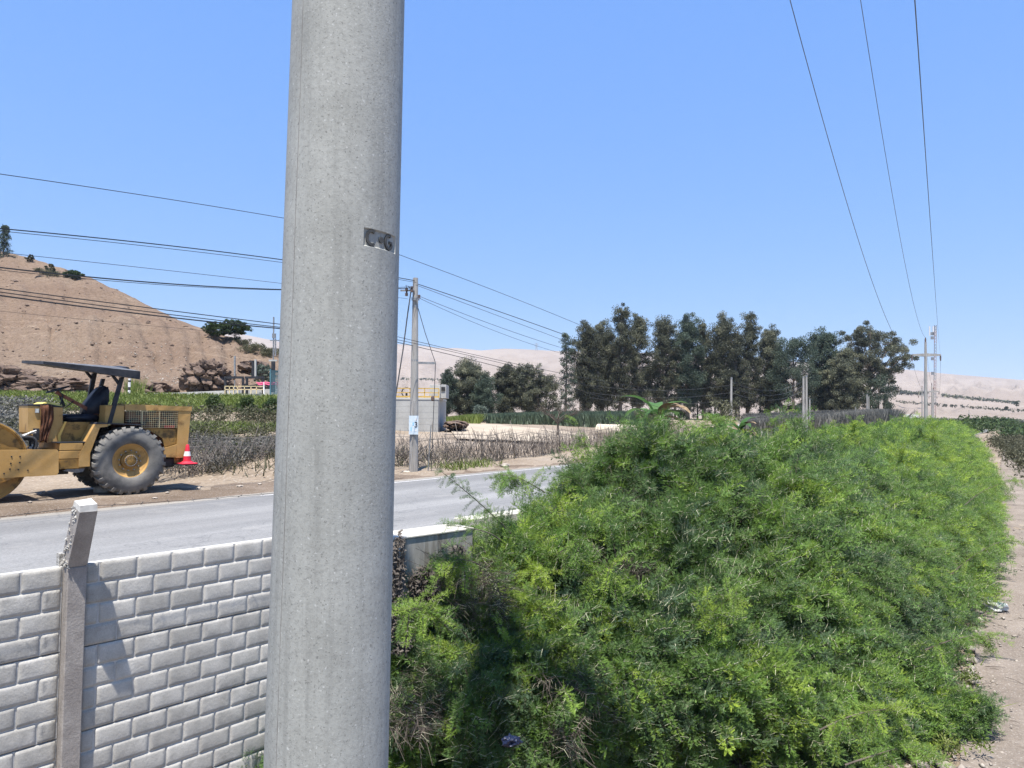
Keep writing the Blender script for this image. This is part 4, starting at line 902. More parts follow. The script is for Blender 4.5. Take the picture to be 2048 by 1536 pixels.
def rock_mesh(name, m, seed, sx, sy, sz, sub=2, rough=.35, freq=1.2):
    bm = bmesh.new(); bmesh.ops.create_icosphere(bm, subdivisions=sub, radius=1)
    for v in bm.verts:
        n = noise.fractal(v.co*freq+Vector((seed*7.3, 0, 0)), .9, 2, 4); c = noise.cell(v.co*2.3+Vector((seed, 3, 1)))
        k = 1+rough*n+rough*.25*c; v.co = Vector((v.co.x*sx*k, v.co.y*sy*k, v.co.z*sz*k))
    me = bpy.data.meshes.new(name); bm.to_mesh(me); bm.free(); me.materials.append(m); return me
def rock(name, p, s, m, seed, label, cat, rz=0, sub=2, rough=.35, group=None):
    o = link(bpy.data.objects.new(name, rock_mesh(name, m, seed, *s, sub, rough))); o.location = p; o.rotation_euler = (0, 0, rz); return tag(o, label, cat, group)
rock('chock_stone', G(203, 987)+Vector((0, 0, .09)), (.19, .13, .12), MAT['stone'], 3, 'pale stone wedged in front of the roller rear tyre', 'stone', .5)
rock('stone', G(168, 1532, LOW) if False else G(1985, 1222, LOW)+Vector((0, 0, .1)), (.2, .15, .10), MAT['bag'], 8, 'crumpled white plastic bag lying on the path edge', 'plastic bag', .3, 3, .5)
rock('bundle', W(1022, 1482, 4.55), (.05, .04, .035), MAT['bluebag'], 12, 'dark blue plastic bundle caught low in the hedge', 'plastic bag', .2, 3, .6)
# small pale litter pieces and stones on the verge
st_meshes = [rock_mesh('stone', MAT['stone'], k, .5, .45, .34, 1, .4) for k in range(6)]
SPL = ['in the roller shadow at the left edge', 'just right of the roller tyre', 'near the asphalt below the traffic cone', 'close behind the roller tyre', 'at the foot of the utility pole', 'white and flat at the fence foot far right', 'smaller, beside the flat white one', 'halfway between the cone and the big pole', 'under the roller frame', 'just left of the big pole']
for k_, (px, py, s) in enumerate(((60, 1004, .10), (310, 996, .09), (398, 975, .12), (335, 985, .10), (813, 944, .2), (1010, 930, .28), (1008, 932, .2), (480, 972, .12), (90, 985, .1), (520, 968, .1))):
    o = link(bpy.data.objects.new('stone', RND.choice(st_meshes))); o.location = G(px, py, s*.2); o.scale = (s*1.6, s, s*.7); o.rotation_euler = (0, 0, RND.uniform(0, 6))
    tag(o, 'small pale stone on the dirt verge, '+SPL[k_], 'stone', 'small stones on the dirt verge')

# low painted brick wall behind the roller
def brick_wall():
    a = W(20, 974, 20.3); b = W(128, 968, 21.3); a.z = b.z = 0; d = (b-a).normalized(); L = (b-a).length
    root = empty('brick_wall', a, atan2(d.y, d.x), 'low red painted brick wall behind the roller with a pale blue panel', 'wall')
    bxe = [hitplane(x, 960, (a.x, a.y), degrees(atan2(d.y, d.x)))[0] for x in (82, 104)]
    MB().box(-3.0, L+.6, .02, .2, -.1, .78).build('core', MAT['mortar'], root)
    me = MB().box(0, .27, -.012, .03, 0, .085, ch=.006).mesh('brick', MAT['redbrick'])
    for r in range(8):
        x = -3.0 + (.14 if r % 2 else 0)
        while x < L+.3:
            if not (bxe[0]-.27 < x < bxe[1]): o = link(bpy.data.objects.new('brick', me), root); o.location = (x, 0, r*.097+.004)
            x += .283
    MB().box(bxe[0], bxe[1], -.02, .03, -.02, .6, ch=.004).build('blue_panel', MAT['bluepaint'], root)
    MB().box(bxe[1]+.05, bxe[1]+.35, -.03, .05, -.02, .72, ch=.02).build('rusty_board', MAT['rust'], root)
brick_wall()

# ------------------------------------------------------------------ brush fence along the far verge
def brush_fence():
    ends = [(250, 968), (440, 956), (560, 949), (700, 945), (820, 938), (950, 930), (1060, 918), (1140, 908), (1230, 899), (1330, 889), (1420, 881)]
    pts = []
    for px, py in ends:
        p = G(px, py); pts.append(p)
    root = empty('brush_fence', pts[4], 0, 'rough fence of dry sticks and branches along the far verge', 'fence'); base = pts[4]
    rr = random.Random(21); stuff = MB(); seg = [(pts[i], pts[i+1]) for i in range(len(pts)-1)]
    dist = 0
    for a, b in seg:
        L = (b-a).length; d = (b-a)/L; nrm = Vector((-d.y, d.x, 0)); n = int(L/.5)
        for i in range(n):
            p = a + d*(L*i/n + rr.uniform(-.12, .12)) + nrm*rr.uniform(-.1, .15); h = rr.choice((rr.uniform(.6, 1.1), rr.uniform(1.0, 1.75))); m = MB()
            q = p + Vector((rr.uniform(-.32, .32)*h, rr.uniform(-.2, .2), h)); mid = (p+q)/2 + Vector((rr.uniform(-.04, .04), rr.uniform(-.04, .04), 0))
            m.tube([p-Vector((0, 0, .1))-base, mid-base, q-base], [.022, .018, .009], 5); m.build('stake', MAT['stick'], root, smooth=True)
        for i in range(int(L*62)):
            p = a + d*rr.uniform(0, L) + nrm*rr.uniform(-.25, .35); z = rr.uniform(0, .55); h = rr.uniform(.35, 1.05); ln = rr.gauss(0, .6)
            q = p + d*ln*h + Vector((0, 0, z+h)) + nrm*rr.uniform(-.15, .15); p = p + Vector((0, 0, z))
            stuff.tube([p-base, (p+q)/2-base+Vector((rr.uniform(-.06, .06), rr.uniform(-.06, .06), rr.uniform(-.04, .04))), q-base], [rr.uniform(.009, .016), .010, .005], 3, cap=False)
        for z in (.3, .62, .95, 1.15):
            k = int(L/1.1)
            for i in range(k):
                p = a + d*(L*i/k) + Vector((0, 0, z+rr.uniform(-.12, .12))); q = a + d*min(L, L*(i+1.5)/k) + Vector((0, 0, z+rr.uniform(-.12, .12)))
                stuff.tube([p-base, (p+q)/2-base+Vector((0, 0, rr.uniform(-.05, .05))), q-base], [.014, .011, .008], 4, cap=False)
    stuff.build('brushwood', MAT['stick'], root, kind='stuff')
brush_fence()

# ------------------------------------------------------------------ leaves as many small faces
def leaf_quads(cent, rad, n, size, asp, rg, droop=.3, flat=1.0):
    """n leaf faces round each centre; returns verts and tint"""
    cent = np.asarray(cent); k = len(cent); rad = np.broadcast_to(np.asarray(rad, float), (k,)); N_ = k*n
    c = np.repeat(cent, n, 0); r = np.repeat(rad, n); d = rg.normal(0, 1, (N_, 3)); d /= np.linalg.norm(d, axis=1)[:, None]
    p = c + d*(r*(rg.random(N_)**.45))[:, None]*np.array([1, 1, flat])
    a = rg.normal(0, 1, (N_, 3)); a[:, 2] -= droop*2; a /= np.linalg.norm(a, axis=1)[:, None]
    b = np.cross(a, rg.normal(0, 1, (N_, 3))); b /= np.linalg.norm(b, axis=1)[:, None]
    s = (size*rg.uniform(.6, 1.35, N_))[:, None]; u = a*s*.5; v = b*s*.5*asp
    V = np.stack([p-u, p+v*.9-u*.1, p+u, p-v*.9-u*.1], 1).reshape(-1, 3)
    t = np.clip(.45 + .25*np.repeat(rg.normal(0, 1, k), n) + rg.normal(0, .18, N_), 0, 1); return V, np.repeat(t, 4)
def leaf_obj(name, V, T, m, parent=None, base=None):
    if base is not None: V = V - np.array(base)[None]
    Q = np.arange(len(V)).reshape(-1, 4); return link(bpy.data.objects.new(name, np_mesh(name, V, Q, m, None, T)), parent)
def tree(name, px, py_top, py_base, hw, Y, label, seed, style='euc', lean=0.0, m=None, dens=1.0, group='eucalyptus trees beyond the road', cat='tree', low=.06, gz=None):
    """trunk and limbs carry clumps of leaves; size and place measured against the photograph, built where it stands"""
    rg = np.random.default_rng(seed); rr = random.Random(seed)
    b = W(px, py_base, Y); b.z = hz(b.x, b.y) if gz is None else gz
    top = W(px, py_top, Y).z; Ht = top-b.z; hwm = hw/FPX*Y
    hwm *= 1.12*(1.2 if group and group.startswith('eucalyptus') else 1); root = empty(name, b, 0, label, cat, group); tr = MB()
    lx = lean/FPX*Y; pts = [Vector((lx*(t**1.3)+.05*Ht*.3*sin(t*4+seed)*t, .2*sin(t*3+seed)*t, Ht*.94*t)) for t in np.linspace(0, 1, 10)]
    r0 = max(.03, Ht*.018); tr.tube(pts, [r0*(1.25 if i == 0 else 1)*(1-.9*i/9) for i in range(10)], 7)
    def along(t): k = min(int(t*9), 8); return pts[k].lerp(pts[k+1], t*9-k)
    C = []; RR = []; big = .92 if hw < 27 else .55; rep_ = 4 if hw < 27 else 8
    if style == 'euc':
        nl = int(24*dens+6)
        for i in range(nl):
            t = low + .10 + (.86-low)*((i+.5)/nl); prof = (.55+.45*sin(min(1, t*1.5)*pi*.55))*(1 if t < .72 else max(.35, 1-(t-.70)*2.5))*(.72 if t < .25 else 1)
            for q in range(2):
                a = rr.uniform(0, 2*pi); L = hwm*prof*rr.uniform(.45, 1.05); s0 = along(max(.05, t-.12)); e0 = along(t); e = Vector((e0.x+cos(a)*L, e0.y+sin(a)*L, e0.z+rr.uniform(-.02, .05)*Ht))
                tr.tube([s0, s0.lerp(e, .5)+Vector((0, 0, -.01*Ht)), e], [r0*.34*(1-t*.6), r0*.2, r0*.07], 4, cap=False)
                for z in range(rep_):
                    f_ = rr.uniform(.45, 1.1); p = s0.lerp(e, f_); C.append(p + Vector((rr.gauss(0, .16)*hwm, rr.gauss(0, .16)*hwm, rr.gauss(-.012, .02)*Ht))); RR.append(hwm*rr.uniform(.22, .42)*big)
        for i in range(6): C.append(along(.9+.1*rr.random())+Vector((rr.gauss(0, .13)*hwm, rr.gauss(0, .13)*hwm, rr.uniform(-.01, .05)*Ht))); RR.append(hwm*rr.uniform(.18, .3))
    elif style == 'open':
        for i in range(int(44*dens)):
            a = 2.4*i; t = .38+.54*((i+.5)/(44*dens)); L = hwm*(.9 if t < .78 else .68)*rr.uniform(.45, 1.0)*(.55+.45*sin((t-.3)/.7*pi)); s0 = along(t*.62); e0 = along(t)
            e = Vector((e0.x+cos(a)*L, e0.y+sin(a)*L, e0.z+rr.uniform(-.03, .07)*Ht)); md = s0.lerp(e, .55)-Vector((0, 0, .03*Ht)); tr.tube([s0, md, e], [r0*.42, r0*.22, r0*.08], 5, cap=False)
            for z in range(5):
                p = e + Vector((rr.gauss(0, .15)*hwm, rr.gauss(0, .15)*hwm, rr.gauss(.0, .03)*Ht)); tr.tube([md.lerp(e, .6), p], [r0*.1, r0*.04], 3, cap=False); C.append(p); RR.append(hwm*rr.uniform(.08, .15))
    elif style == 'dense':
        for i in range(int(60*dens*(1 if hw < 27 else 1.9))):
            t = low + (1-low)*rr.random()**.8; prof = sin(min(1, .16+t*.84)*pi*.93)**.5 if t > .1 else .7; a = rr.uniform(0, 2*pi); L = hwm*prof*rr.uniform(.3, 1)
            p = along(min(t, .99)) + Vector((cos(a)*L, sin(a)*L, 0)); C.append(p); RR.append(hwm*rr.uniform(.20, .36)*(1 if hw < 27 else .8))
            if i % 4 == 0: tr.tube([along(max(0, t-.2)), p], [r0*.3, r0*.08], 4, cap=False)
    elif style == 'cone':
        for i in range(int(34*dens)):
            t = low+.95*i/34; L = hwm*(1-t*.8)*rr.uniform(.4, 1.05); a = 2.4*i; p = along(min(t, .98))+Vector((cos(a)*L, sin(a)*L, -.01*Ht)); tr.tube([along(min(t, .98)), p], [r0*.25, r0*.06], 4, cap=False)
            C.append(p); RR.append(hwm*rr.uniform(.18, .30)); C.append(along(min(t, .98)).lerp(p, .5)); RR.append(hwm*.24)
    tr.build('trunk', MAT['bark'], root, smooth=True)
    sz = max(.10, min(.42, 2.6/FPX*2*Y*.55)); RR = np.array(RR)
    n = int(min(420, max(60, 7.5*(np.mean(RR)**2)/(sz*sz*.45)*(1.0 if style != 'open' else 1.9))))
    V, T = leaf_quads([list(c) for c in C], RR, n, sz, .42, rg, .45, .85 if style != 'open' else .75)
    leaf_obj('crown', V, T, m or L_EUC, root); return root

E_BASE = 838
T_ = [  # px, top, base, half width, distance, style, lean, label
 (1131, 655, 835, 22, 100, 'cone', 0, 'narrow dark tree with layered branches at the left end of the tall row'),
 (1174, 638, 836, 25, 104, 'euc', 0, 'bushy grey green eucalyptus second from the left end of the tall row'),
 (1203, 636, 836, 25, 108, 'euc', 4, 'feathery eucalyptus left of the tallest one in the row'),
 (1240, 600, 836, 20, 106, 'euc', 3, 'tallest slim eucalyptus of the row with a small rounded tip'),
 (1276, 620, 836, 22, 108, 'euc', -3, 'eucalyptus with a leaning tip just right of the tallest one'),
 (1324, 619, 836, 28, 108, 'euc', 4, 'broad eucalyptus above the banana plants'),
 (1375, 619, 836, 25, 108, 'euc', 2, 'dark dense topped eucalyptus in the middle of the row'),
 (1408, 635, 836, 17, 110, 'euc', 0, 'thin wispy pale eucalyptus in the middle of the row'),
 (1444, 619, 836, 25, 108, 'euc', 6, 'eucalyptus with a pale green top left of the slender pole'),
 (1472, 650, 836, 18, 106, 'euc', 3, 'short eucalyptus standing behind the slender pole'),
 (1495, 616, 836, 19, 110, 'euc', 6, 'pointed eucalyptus right of the slender pole'),
 (1538, 645, 838, 24, 112, 'euc', 2, 'eucalyptus at the left edge of the right hand clump'),
 (1587, 668, 838, 38, 108, 'dense', 0, 'wide dense dome shaped tree in the right hand clump'),
 (1650, 648, 838, 33, 114, 'euc', 0, 'full rounded eucalyptus behind the dome shaped tree'),
 (1738, 637, 838, 55, 112, 'open', 8, 'big umbrella shaped eucalyptus with open limbs at the right end'),
 (1692, 692, 838, 30, 110, 'euc', 0, 'eucalyptus between the rounded and the umbrella eucalyptus'),
 (1757, 742, 838, 26, 108, 'dense', 4, 'low dark tree in front of the umbrella eucalyptus'),
]
for i, (px, tp, bs, hw, Y, stl, ln, lb) in enumerate(T_):
    tree('eucalyptus' if stl in ('euc', 'open') else 'bushy_tree', px, tp, bs, hw, Y, lb, 100+i, stl, ln, L_DARK if i in (0, 6, 12, 13, 16) else L_EUC, dens=1.25 if stl == 'euc' else 1.0, low=.03 if stl == 'dense' else .08)
# low trees standing among the trunks
UL = ['beside the layered tree at the left end', 'left of the tallest eucalyptus', 'under the leaning tip eucalyptus', 'behind the tall banana plant', 'right of the tall banana plant', 'under the dark dense topped eucalyptus', 'left of the slender pole', 'just right of the slender pole', 'under the pointed eucalyptus', 'at the left end of the right hand clump', 'behind the paired pale poles', 'between the paired poles and the umbrella tree']
for i, (px, tp, hw) in enumerate(((1160, 745, 24), (1215, 740, 26), (1265, 748, 22), (1300, 745, 24), (1350, 735, 30), (1395, 740, 26), (1430, 738, 26), (1478, 745, 22), (1520, 740, 26), (1560, 742, 30), (1612, 745, 30), (1652, 740, 28))):
    tree('understorey_tree', px, tp, 838, hw, 113+i % 3, 'low dull bushy tree '+UL[i], 300+i, 'dense', 0, L_EUC, .7, 'low trees among the tall trunks', low=.02)
T2 = [(893, 738, 18, 92, 'euc', 'dark low tree at the left end of the shorter row'), (936, 716, 42, 95, 'euc', 'wide pale grey green tree with thin top in the shorter row'), (968, 752, 26, 93, 'euc', 'dense shadowy tree in the middle of the shorter row'),
      (1014, 726, 26, 96, 'euc', 'narrow grey tree right of the middle in the shorter row'), (1055, 724, 32, 96, 'euc', 'twin topped grey tree near the right of the shorter row'), (1092, 748, 28, 97, 'dense', 'small paler tree at the right end of the shorter row')]
for i, (px, tp, hw, Y, stl, lb) in enumerate(T2): tree('roadside_tree', px, tp, 828, hw, Y, lb, 400+i, stl, 0, L_DARK if i in (0, 2) else L_EUC, 1.2, 'shorter trees behind the dirt road', low=.03)
tree('shrub', 958, 811, 840, 19, 70, 'round silvery shrub beside the dirt road', 501, 'dense', 0, L_SILVER, 1, None, 'shrub', low=0)
tree('conifer', 1772, 785, 832, 12, 190, 'far conifer with tiered branches behind the umbrella eucalyptus', 502, 'cone', 0, L_EUC, 1, None, 'tree')
# trees on the hillside
def on_hill(px, y):
    best = None
    for i in range(101):
        p = hill_point(px, i/100); q = np.array(p)-CAMP; Z = q@FW; yy = 768-FPX*(q@UP)/Z
        if best is None or abs(yy-y) < best[0]: best = (abs(yy-y), p)
    return best[1]
def hill_tree(px, top, base, hw, Y, label, seed, style, lean=0, dens=.8, m=None):
    b = on_hill(px, base); return tree('hill_tree', px, top, base, hw, b.y, label, seed, style, lean, m or L_SHRUB, dens, None, 'tree', gz=b.z-.25)
hill_tree(8, 448, 516, 20, 98, 'tall dark tree on the hilltop at the left edge of the photo', 601, 'cone', -2, 1.2, L_DARK)
hill_tree(143, 539, 561, 17, 94, 'small round green tree alone on the hill crest', 602, 'open', 2, .6, L_SHRUB)
hill_tree(434, 642, 681, 25, 70, 'spreading green tree on the hill, left of its flat topped neighbour', 603, 'open', -3, 1.0, L_SHRUB)
hill_tree(468, 637, 680, 28, 70, 'flat topped green tree on the lower hill slope', 604, 'open', 3, 1.0, L_SHRUB)
for i, (px, top, base, hw) in enumerate(((60, 508, 525, 8), (100, 528, 545, 10), (95, 541, 551, 26))):
    hill_tree(px, top, base, hw, 97, ('bare thin sapling on the hill crest', 'leafless sapling pair on the hill crest', 'low dry bush on the hill crest left of the round tree')[i], 620+i, 'open' if i < 2 else 'dense', 0, .25, L_OLIVE)
for i, (px, top, base, hw) in enumerate(((510, 690, 705, 26), (545, 700, 712, 24), (480, 676, 688, 20))):
    hill_tree(px, top, base, hw, 68, ('low dry scrub right of the flat topped hill tree', 'low dry scrub below the thin mast on the hill', 'low dry scrub under the flat topped hill tree')[i], 630+i, 'dense', 0, .4, L_OLIVE)['group'] = 'dry scrub on the hill shoulder'

# bare tree
def bare_tree():
    b = W(1115, 872, 46); b.z = hz(b.x, b.y); root = empty('bare_tree', b, 0, 'leafless spreading tree in front of the dark tree row', 'tree'); rr = random.Random(9); Ht = W(1115, 802, 46).z-b.z; t = MB()
    t.tube([(0, 0, 0), (.02, 0, Ht*.3), (0, 0, Ht*.5)], [.09, .07, .06], 7)
    def br(p, d, L, r, k):
        q = p + d*L; t.tube([p, p.lerp(q, .5)+Vector((0, 0, .04*L)), q], [r, r*.8, r*.5], 4, cap=False)
        if k == 0: return
        for _ in range(3): br(p.lerp(q, rr.uniform(.5, 1)), (d+Vector((rr.uniform(-.6, .6), rr.uniform(-.6, .6), rr.uniform(-.25, .35)))).normalized(), L*rr.uniform(.5, .75), r*.55, k-1)
    for i in range(9): a = 2*pi*i/9; br(Vector((0, 0, Ht*rr.uniform(.35, .5))), Vector((cos(a), sin(a), .55)).normalized(), Ht*.45, .035, 3)
    t.build('branches', MAT['twig'], root)
bare_tree()

# ------------------------------------------------------------------ banana plants
DRYLEAF = M('dry_banana_leaf', (.14, .095, .05), (.26, .19, .11), 6, .9)
def banana(px, py, Y, hpx, n, label, seed, group='banana plants behind the hedge'):
    rr = random.Random(seed); b = W(px, py, Y); b.z = hz(b.x, b.y)-.2; top = W(px, py-hpx, Y).z; Ht = top-b.z
    root = empty('banana_plant', b, 0, label, 'banana plant', group); s = MB(); s.tube([(0, 0, 0), (.03, 0, Ht*.3), (0, 0, Ht*.55)], [.16, .13, .08], 8); s.build('stem', MAT['stick'], root, smooth=True)
    for i in range(n):
        a = i*2.4+rr.uniform(-.3, .3); el = rr.uniform(.5, 1.35) if i % 3 else rr.uniform(.1, .5); L = Ht*rr.uniform(.5, .72); wd = L*.15; m = MB(); d = Vector((cos(a), sin(a), 0)); sd = Vector((-sin(a), cos(a), 0)); p = Vector((0, 0, Ht*.5)); e = el; k = 10; rows = []
        for j in range(k+1):
            t = j/k; ww = wd*(sin(min(1, t*1.04)*pi)**.6)*(1 if t > .12 else .25); rows.append((p + sd*ww + Vector((0, 0, ww*.28)), p.copy(), p - sd*ww + Vector((0, 0, ww*.28))))
            p = p + (d*cos(e)+Vector((0, 0, sin(e))))*L/k; e -= (.16+.05*(1.4-el))
        for j, r_ in enumerate(rows):
            m.v += [tuple(q) for q in r_]
        for j in range(k):
            c = j*3; m.f += [[c, c+1, c+4, c+3], [c+1, c+2, c+5, c+4]]
        m.m = [0]*len(m.f); me = m.mesh('leaf', L_BANANA if i % 5 else DRYLEAF, True, 80); at = me.attributes.new('tint', 'FLOAT', 'POINT'); at.data.foreach_set('value', [rr.random()]*len(me.vertices)); link(bpy.data.objects.new('leaf', me), root)
banana(1312, 850, 40, 78, 17, 'tall banana plant with ragged broad leaves above the hedge', 1)
banana(1480, 862, 42, 40, 11, 'low banana plant beside the yellow and white sign', 2)
banana(1432, 858, 44, 48, 11, 'smaller banana plant between the tall one and the slender pole', 3)
def dryclump(px, py, Y, r, label):
    c = W(px, py, Y); rg = np.random.default_rng(int(px)); V, T = leaf_quads(np.array([list(c)])+rg.normal(0, r*.5, (9, 3)), r*.6, 90, .16, .4, rg); o = leaf_obj('dry_shrub', V, T, L_OLIVE, None, c); o.location = c; tag(o, label, 'shrub')
dryclump(1312, 842, 38.5, .75, 'dry brown clump at the foot of the tall banana plant'); dryclump(1452, 826, 43, .7, 'pale dusty shrub left of the slender pole')

# ------------------------------------------------------------------ crops, grass and scrub (nobody could count them)
def blades(name, pts, h, wd, m, label, seed, lean=.35):
    rg = np.random.default_rng(seed); P = np.asarray(pts); n = len(P); a = rg.uniform(0, 2*pi, n); hh = h*rg.uniform(.55, 1.15, n); s = np.stack([np.cos(a), np.sin(a), 0*a], -1)*(wd*rg.uniform(.6, 1.4, n))[:, None]; l = rg.normal(0, lean, (n, 3))*hh[:, None]; l[:, 2] = hh
    V = np.stack([P-s, P+s, P+l*.6+s*.7, P+l-s*.1], 1).reshape(-1, 3); T = np.repeat(np.clip(rg.normal(.45, .25, n), 0, 1), 4); o = leaf_obj(name, V, T, m); return tag(o, label, kind='stuff')
def scatter(x0, x1, Y0, Y1, n, seed, cond=None):
    rg = np.random.default_rng(seed); Y = Y0+(Y1-Y0)*rg.random(n); px = x0+(x1-x0)*rg.random(n); X = (px-1024)/FPX*Y
    if cond is not None:
        k = cond(X, Y); X, Y = X[k], Y[k]
    return np.stack([X, Y, hz_arr(X, Y)], -1)
blades('maize_field', scatter(975, 1330, 64, 84, 15000, 1), 1.5, .07, L_MAIZE, 'green strip of young maize before the trees', 1)
blades('grey_crop', scatter(1490, 1780, 66, 100, 15000, 2), 2.6, .10, L_GREY, 'greyish dry crop field before the right hand trees', 2)
blades('weeds', scatter(885, 960, 60, 72, 2500, 3), .8, .06, L_GRASS, 'green weeds along the dirt road bank', 3)
def noisecond(f, th, seed):
    return lambda X, Y: np.array([noise.noise(Vector((x*f, y*f, seed))) > th for x, y in zip(X, Y)])
blades('terrace_grass', scatter(-250, 600, 34, 43.5, 22000, 4, noisecond(.35, -.28, 1)), .34, .05, L_GRASS, 'bright green ground cover on the upper terrace', 4, .9)
blades('terrace_grass', scatter(-250, 600, 25.5, 29.6, 15000, 5, noisecond(.5, -.12, 2)), .24, .03, L_GRASS, 'green grass on the middle terrace', 5, .7)
blades('terrace_grass', scatter(-250, 600, 22.5, 25.0, 6000, 6, noisecond(.6, .05, 3)), .22, .025, L_GRASS, 'thin grass on the lowest terrace', 6, .7)
blades('dry_weeds', scatter(-250, 1100, 20.5, 30, 5000, 7, lambda X, Y: (((X-O.x)*EV.x+(Y-O.y)*EV.y) > ROAD_FAR+2.6)), .4, .02, L_OLIVE, 'dry straw coloured weeds behind the brush fence', 7, .8)
blades('verge_weeds', scatter(780, 1010, 24.5, 27.5, 900, 8, lambda X, Y: np.abs(((X-O.x)*EV.x+(Y-O.y)*EV.y) - (ROAD_FAR+1.6)) < .5), .3, .02, L_GRASS, 'small weeds at the foot of the brush fence', 8, .7)
def bush_band(name, x0, x1, Y0, Y1, n, r, size, m, label, seed, zoff=.2, cond=None):
    P = scatter(x0, x1, Y0, Y1, n, seed, cond); P[:, 2] += zoff; rg = np.random.default_rng(seed); V, T = leaf_quads(P, r*rg.uniform(.5, 1.3, len(P)), 42, size, .45, rg, .1, .7); return tag(leaf_obj(name, V, T, m), label, kind='stuff')
bush_band('dry_scrub', -250, 590, 29.7, 31.2, 300, .42, .12, L_OLIVE, 'dry scrub and stones on the terrace bank', 11)
bush_band('dry_scrub', -250, 590, 24.5, 25.4, 260, .30, .10, L_OLIVE, 'dry scrub along the lower terrace bank', 12)
bush_band('grey_scrub', -200, 110, 24.0, 33, 420, .55, .13, L_GREY, 'grey leafy scrub behind the roller drum', 13, .3)
for i, (px, bs, tp, hw, Y) in enumerate(((432, 830, 792, 17, 33), (492, 829, 796, 18, 33), (541, 829, 797, 16, 33))):
    tree('terrace_bush', px, tp, bs, hw, Y, ('dark bush nearest the roller on the upper terrace', 'middle dark bush with dry tips on the upper terrace', 'dark bush beside the big pole on the upper terrace')[i], 700+i, 'dense', 0, L_SHRUB, .8, None, 'bush', low=0)
tree('dry_bush', 484, 866, 893, 16, 26, 'small reddish dry bush on the lower terrace bank', 710, 'dense', 0, L_OLIVE, .5, None, 'bush', low=0)
bush_band('grey_scrub', -250, 570, 20.6, 24.4, 800, .36, .085, L_GREY, 'grey brown dry vines and scrub behind the brush fence', 16, .25, lambda X, Y: ((X-O.x)*EV.x+(Y-O.y)*EV.y) > ROAD_FAR+4.0)
bush_band('olive_scrub', -250, 1130, 21.5, 29, 420, .26, .07, L_OLIVE, 'low olive scrub behind the brush fence', 18, .15, lambda X, Y: ((X-O.x)*EV.x+(Y-O.y)*EV.y) > ROAD_FAR+3.6)
def vh(X, Y): return (X-HO.x)*HV.x + (Y-HO.y)*HV.y
bush_band('orchard', 1880, 2350, 34, 95, 1500, .95, .22, L_OLIVE, 'dusty olive shrubs in rows beyond the gravel path', 14, .7, lambda X, Y: vh(X, Y) < hedge_v0((X-HO.x)*HU.x+(Y-HO.y)*HU.y)-1.9)
bush_band('orchard', 1700, 2400, 95, 260, 2200, 1.7, .5, L_SHRUB, 'far green orchard rows right of the path', 15, 1.2, lambda X, Y: vh(X, Y) < 5.5)
bush_band('distant_scrub', 1600, 2400, 260, 420, 700, 2.6, 1.0, L_EUC, 'dark vegetation line across the far valley', 16, 1)
rg0 = np.random.default_rng(3)
def far_row(x0, y0, x1, y1, Y, n, r, label, m=L_EUC):
    P = []
    for i in range(n):
        f_ = i/n; px = x0+(x1-x0)*f_ + rg0.normal(0, 2.5); py = y0+(y1-y0)*f_ + rg0.normal(0, .6); P.append(list(W(px, py, Y)))
    V, T = leaf_quads(P, r*rg0.uniform(.4, 1.2, n), 14, r*.7, .7, rg0, 0, .7); tag(leaf_obj('distant_trees', V, T, m), label, kind='stuff')
far_row(1800, 785, 1850, 787, 690, 30, 3.0, 'clump of distant trees on the foothill left of the crossarm pole'); far_row(1885, 790, 2040, 806, 690, 60, 2.8, 'line of distant trees along the foot of the pale hills'); far_row(1795, 803, 2048, 822, 560, 50, 2.0, 'scattered far shrubs in the valley', L_OLIVE); far_row(800, 757, 890, 760, 850, 24, 2.6, 'far shrubs at the foot of the desert hills')
for px, py, h_ in ((2034, 812, 10), (2012, 818, 5)): tree('far_tree', px, py-h_, py+3, 4, 380, ('lone dark tree far away near the right edge', 'small far tree left of the lone dark one')[px < 2030], 800+px, 'dense', 0, L_DARK, .4, None, 'tree', gz=W(px, py+3, 380).z)
# fine litter: gravel on the path, stones on the hill
def pebbles(name, P, s, m, label, seed):
    rg = np.random.default_rng(seed); n = len(P); base = np.array([[1, 0, 0], [-1, 0, 0], [0, 1, 0], [0, -1, 0], [0, 0, 1], [0, 0, -1]], float); F_ = np.array([[0, 2, 4], [2, 1, 4], [1, 3, 4], [3, 0, 4], [2, 0, 5], [1, 2, 5], [3, 1, 5], [0, 3, 5]])
    sc = np.asarray(s)[:, None, None]*rg.uniform(.5, 1.3, (n, 6, 1))*np.array([1, 1, .6]); a = rg.uniform(0, 6.3, n); c, s_ = np.cos(a), np.sin(a); v = base[None]*sc
    v = np.stack([v[..., 0]*c[:, None]-v[..., 1]*s_[:, None], v[..., 0]*s_[:, None]+v[..., 1]*c[:, None], v[..., 2]], -1) + np.asarray(P)[:, None]
    Q = (F_[None]+6*np.arange(n)[:, None, None]).reshape(-1, 3); o = link(bpy.data.objects.new(name, np_mesh(name, v.reshape(-1, 3), Q, m))); return tag(o, label, kind='stuff')
u = rg0.uniform(-7, 40, 7000); u = -7 + 47*(rg0.random(7000)**1.7); v = rg0.uniform(-4.4, .5, 7000); v = np.where(rg0.random(7000) < .35, rg0.uniform(-.15, 1.0, 7000), v)
P = np.array([list(H(a, b, LOW+.02)) for a, b in zip(u, v)]); pebbles('gravel', P, .012+.028*rg0.random(7000)**3, MAT['stone'], 'loose gravel and small stones on the path', 5)
u = rg0.uniform(-3, 9, 260); v = rg0.uniform(.1, 1.3, 260); pebbles('rubble', np.array([list(H(a, b, LOW+.03)) for a, b in zip(u, v)]), rg0.uniform(.03, .11, 260), MAT['stone'], 'pale rubble at the foot of the hedge', 6)
P = []
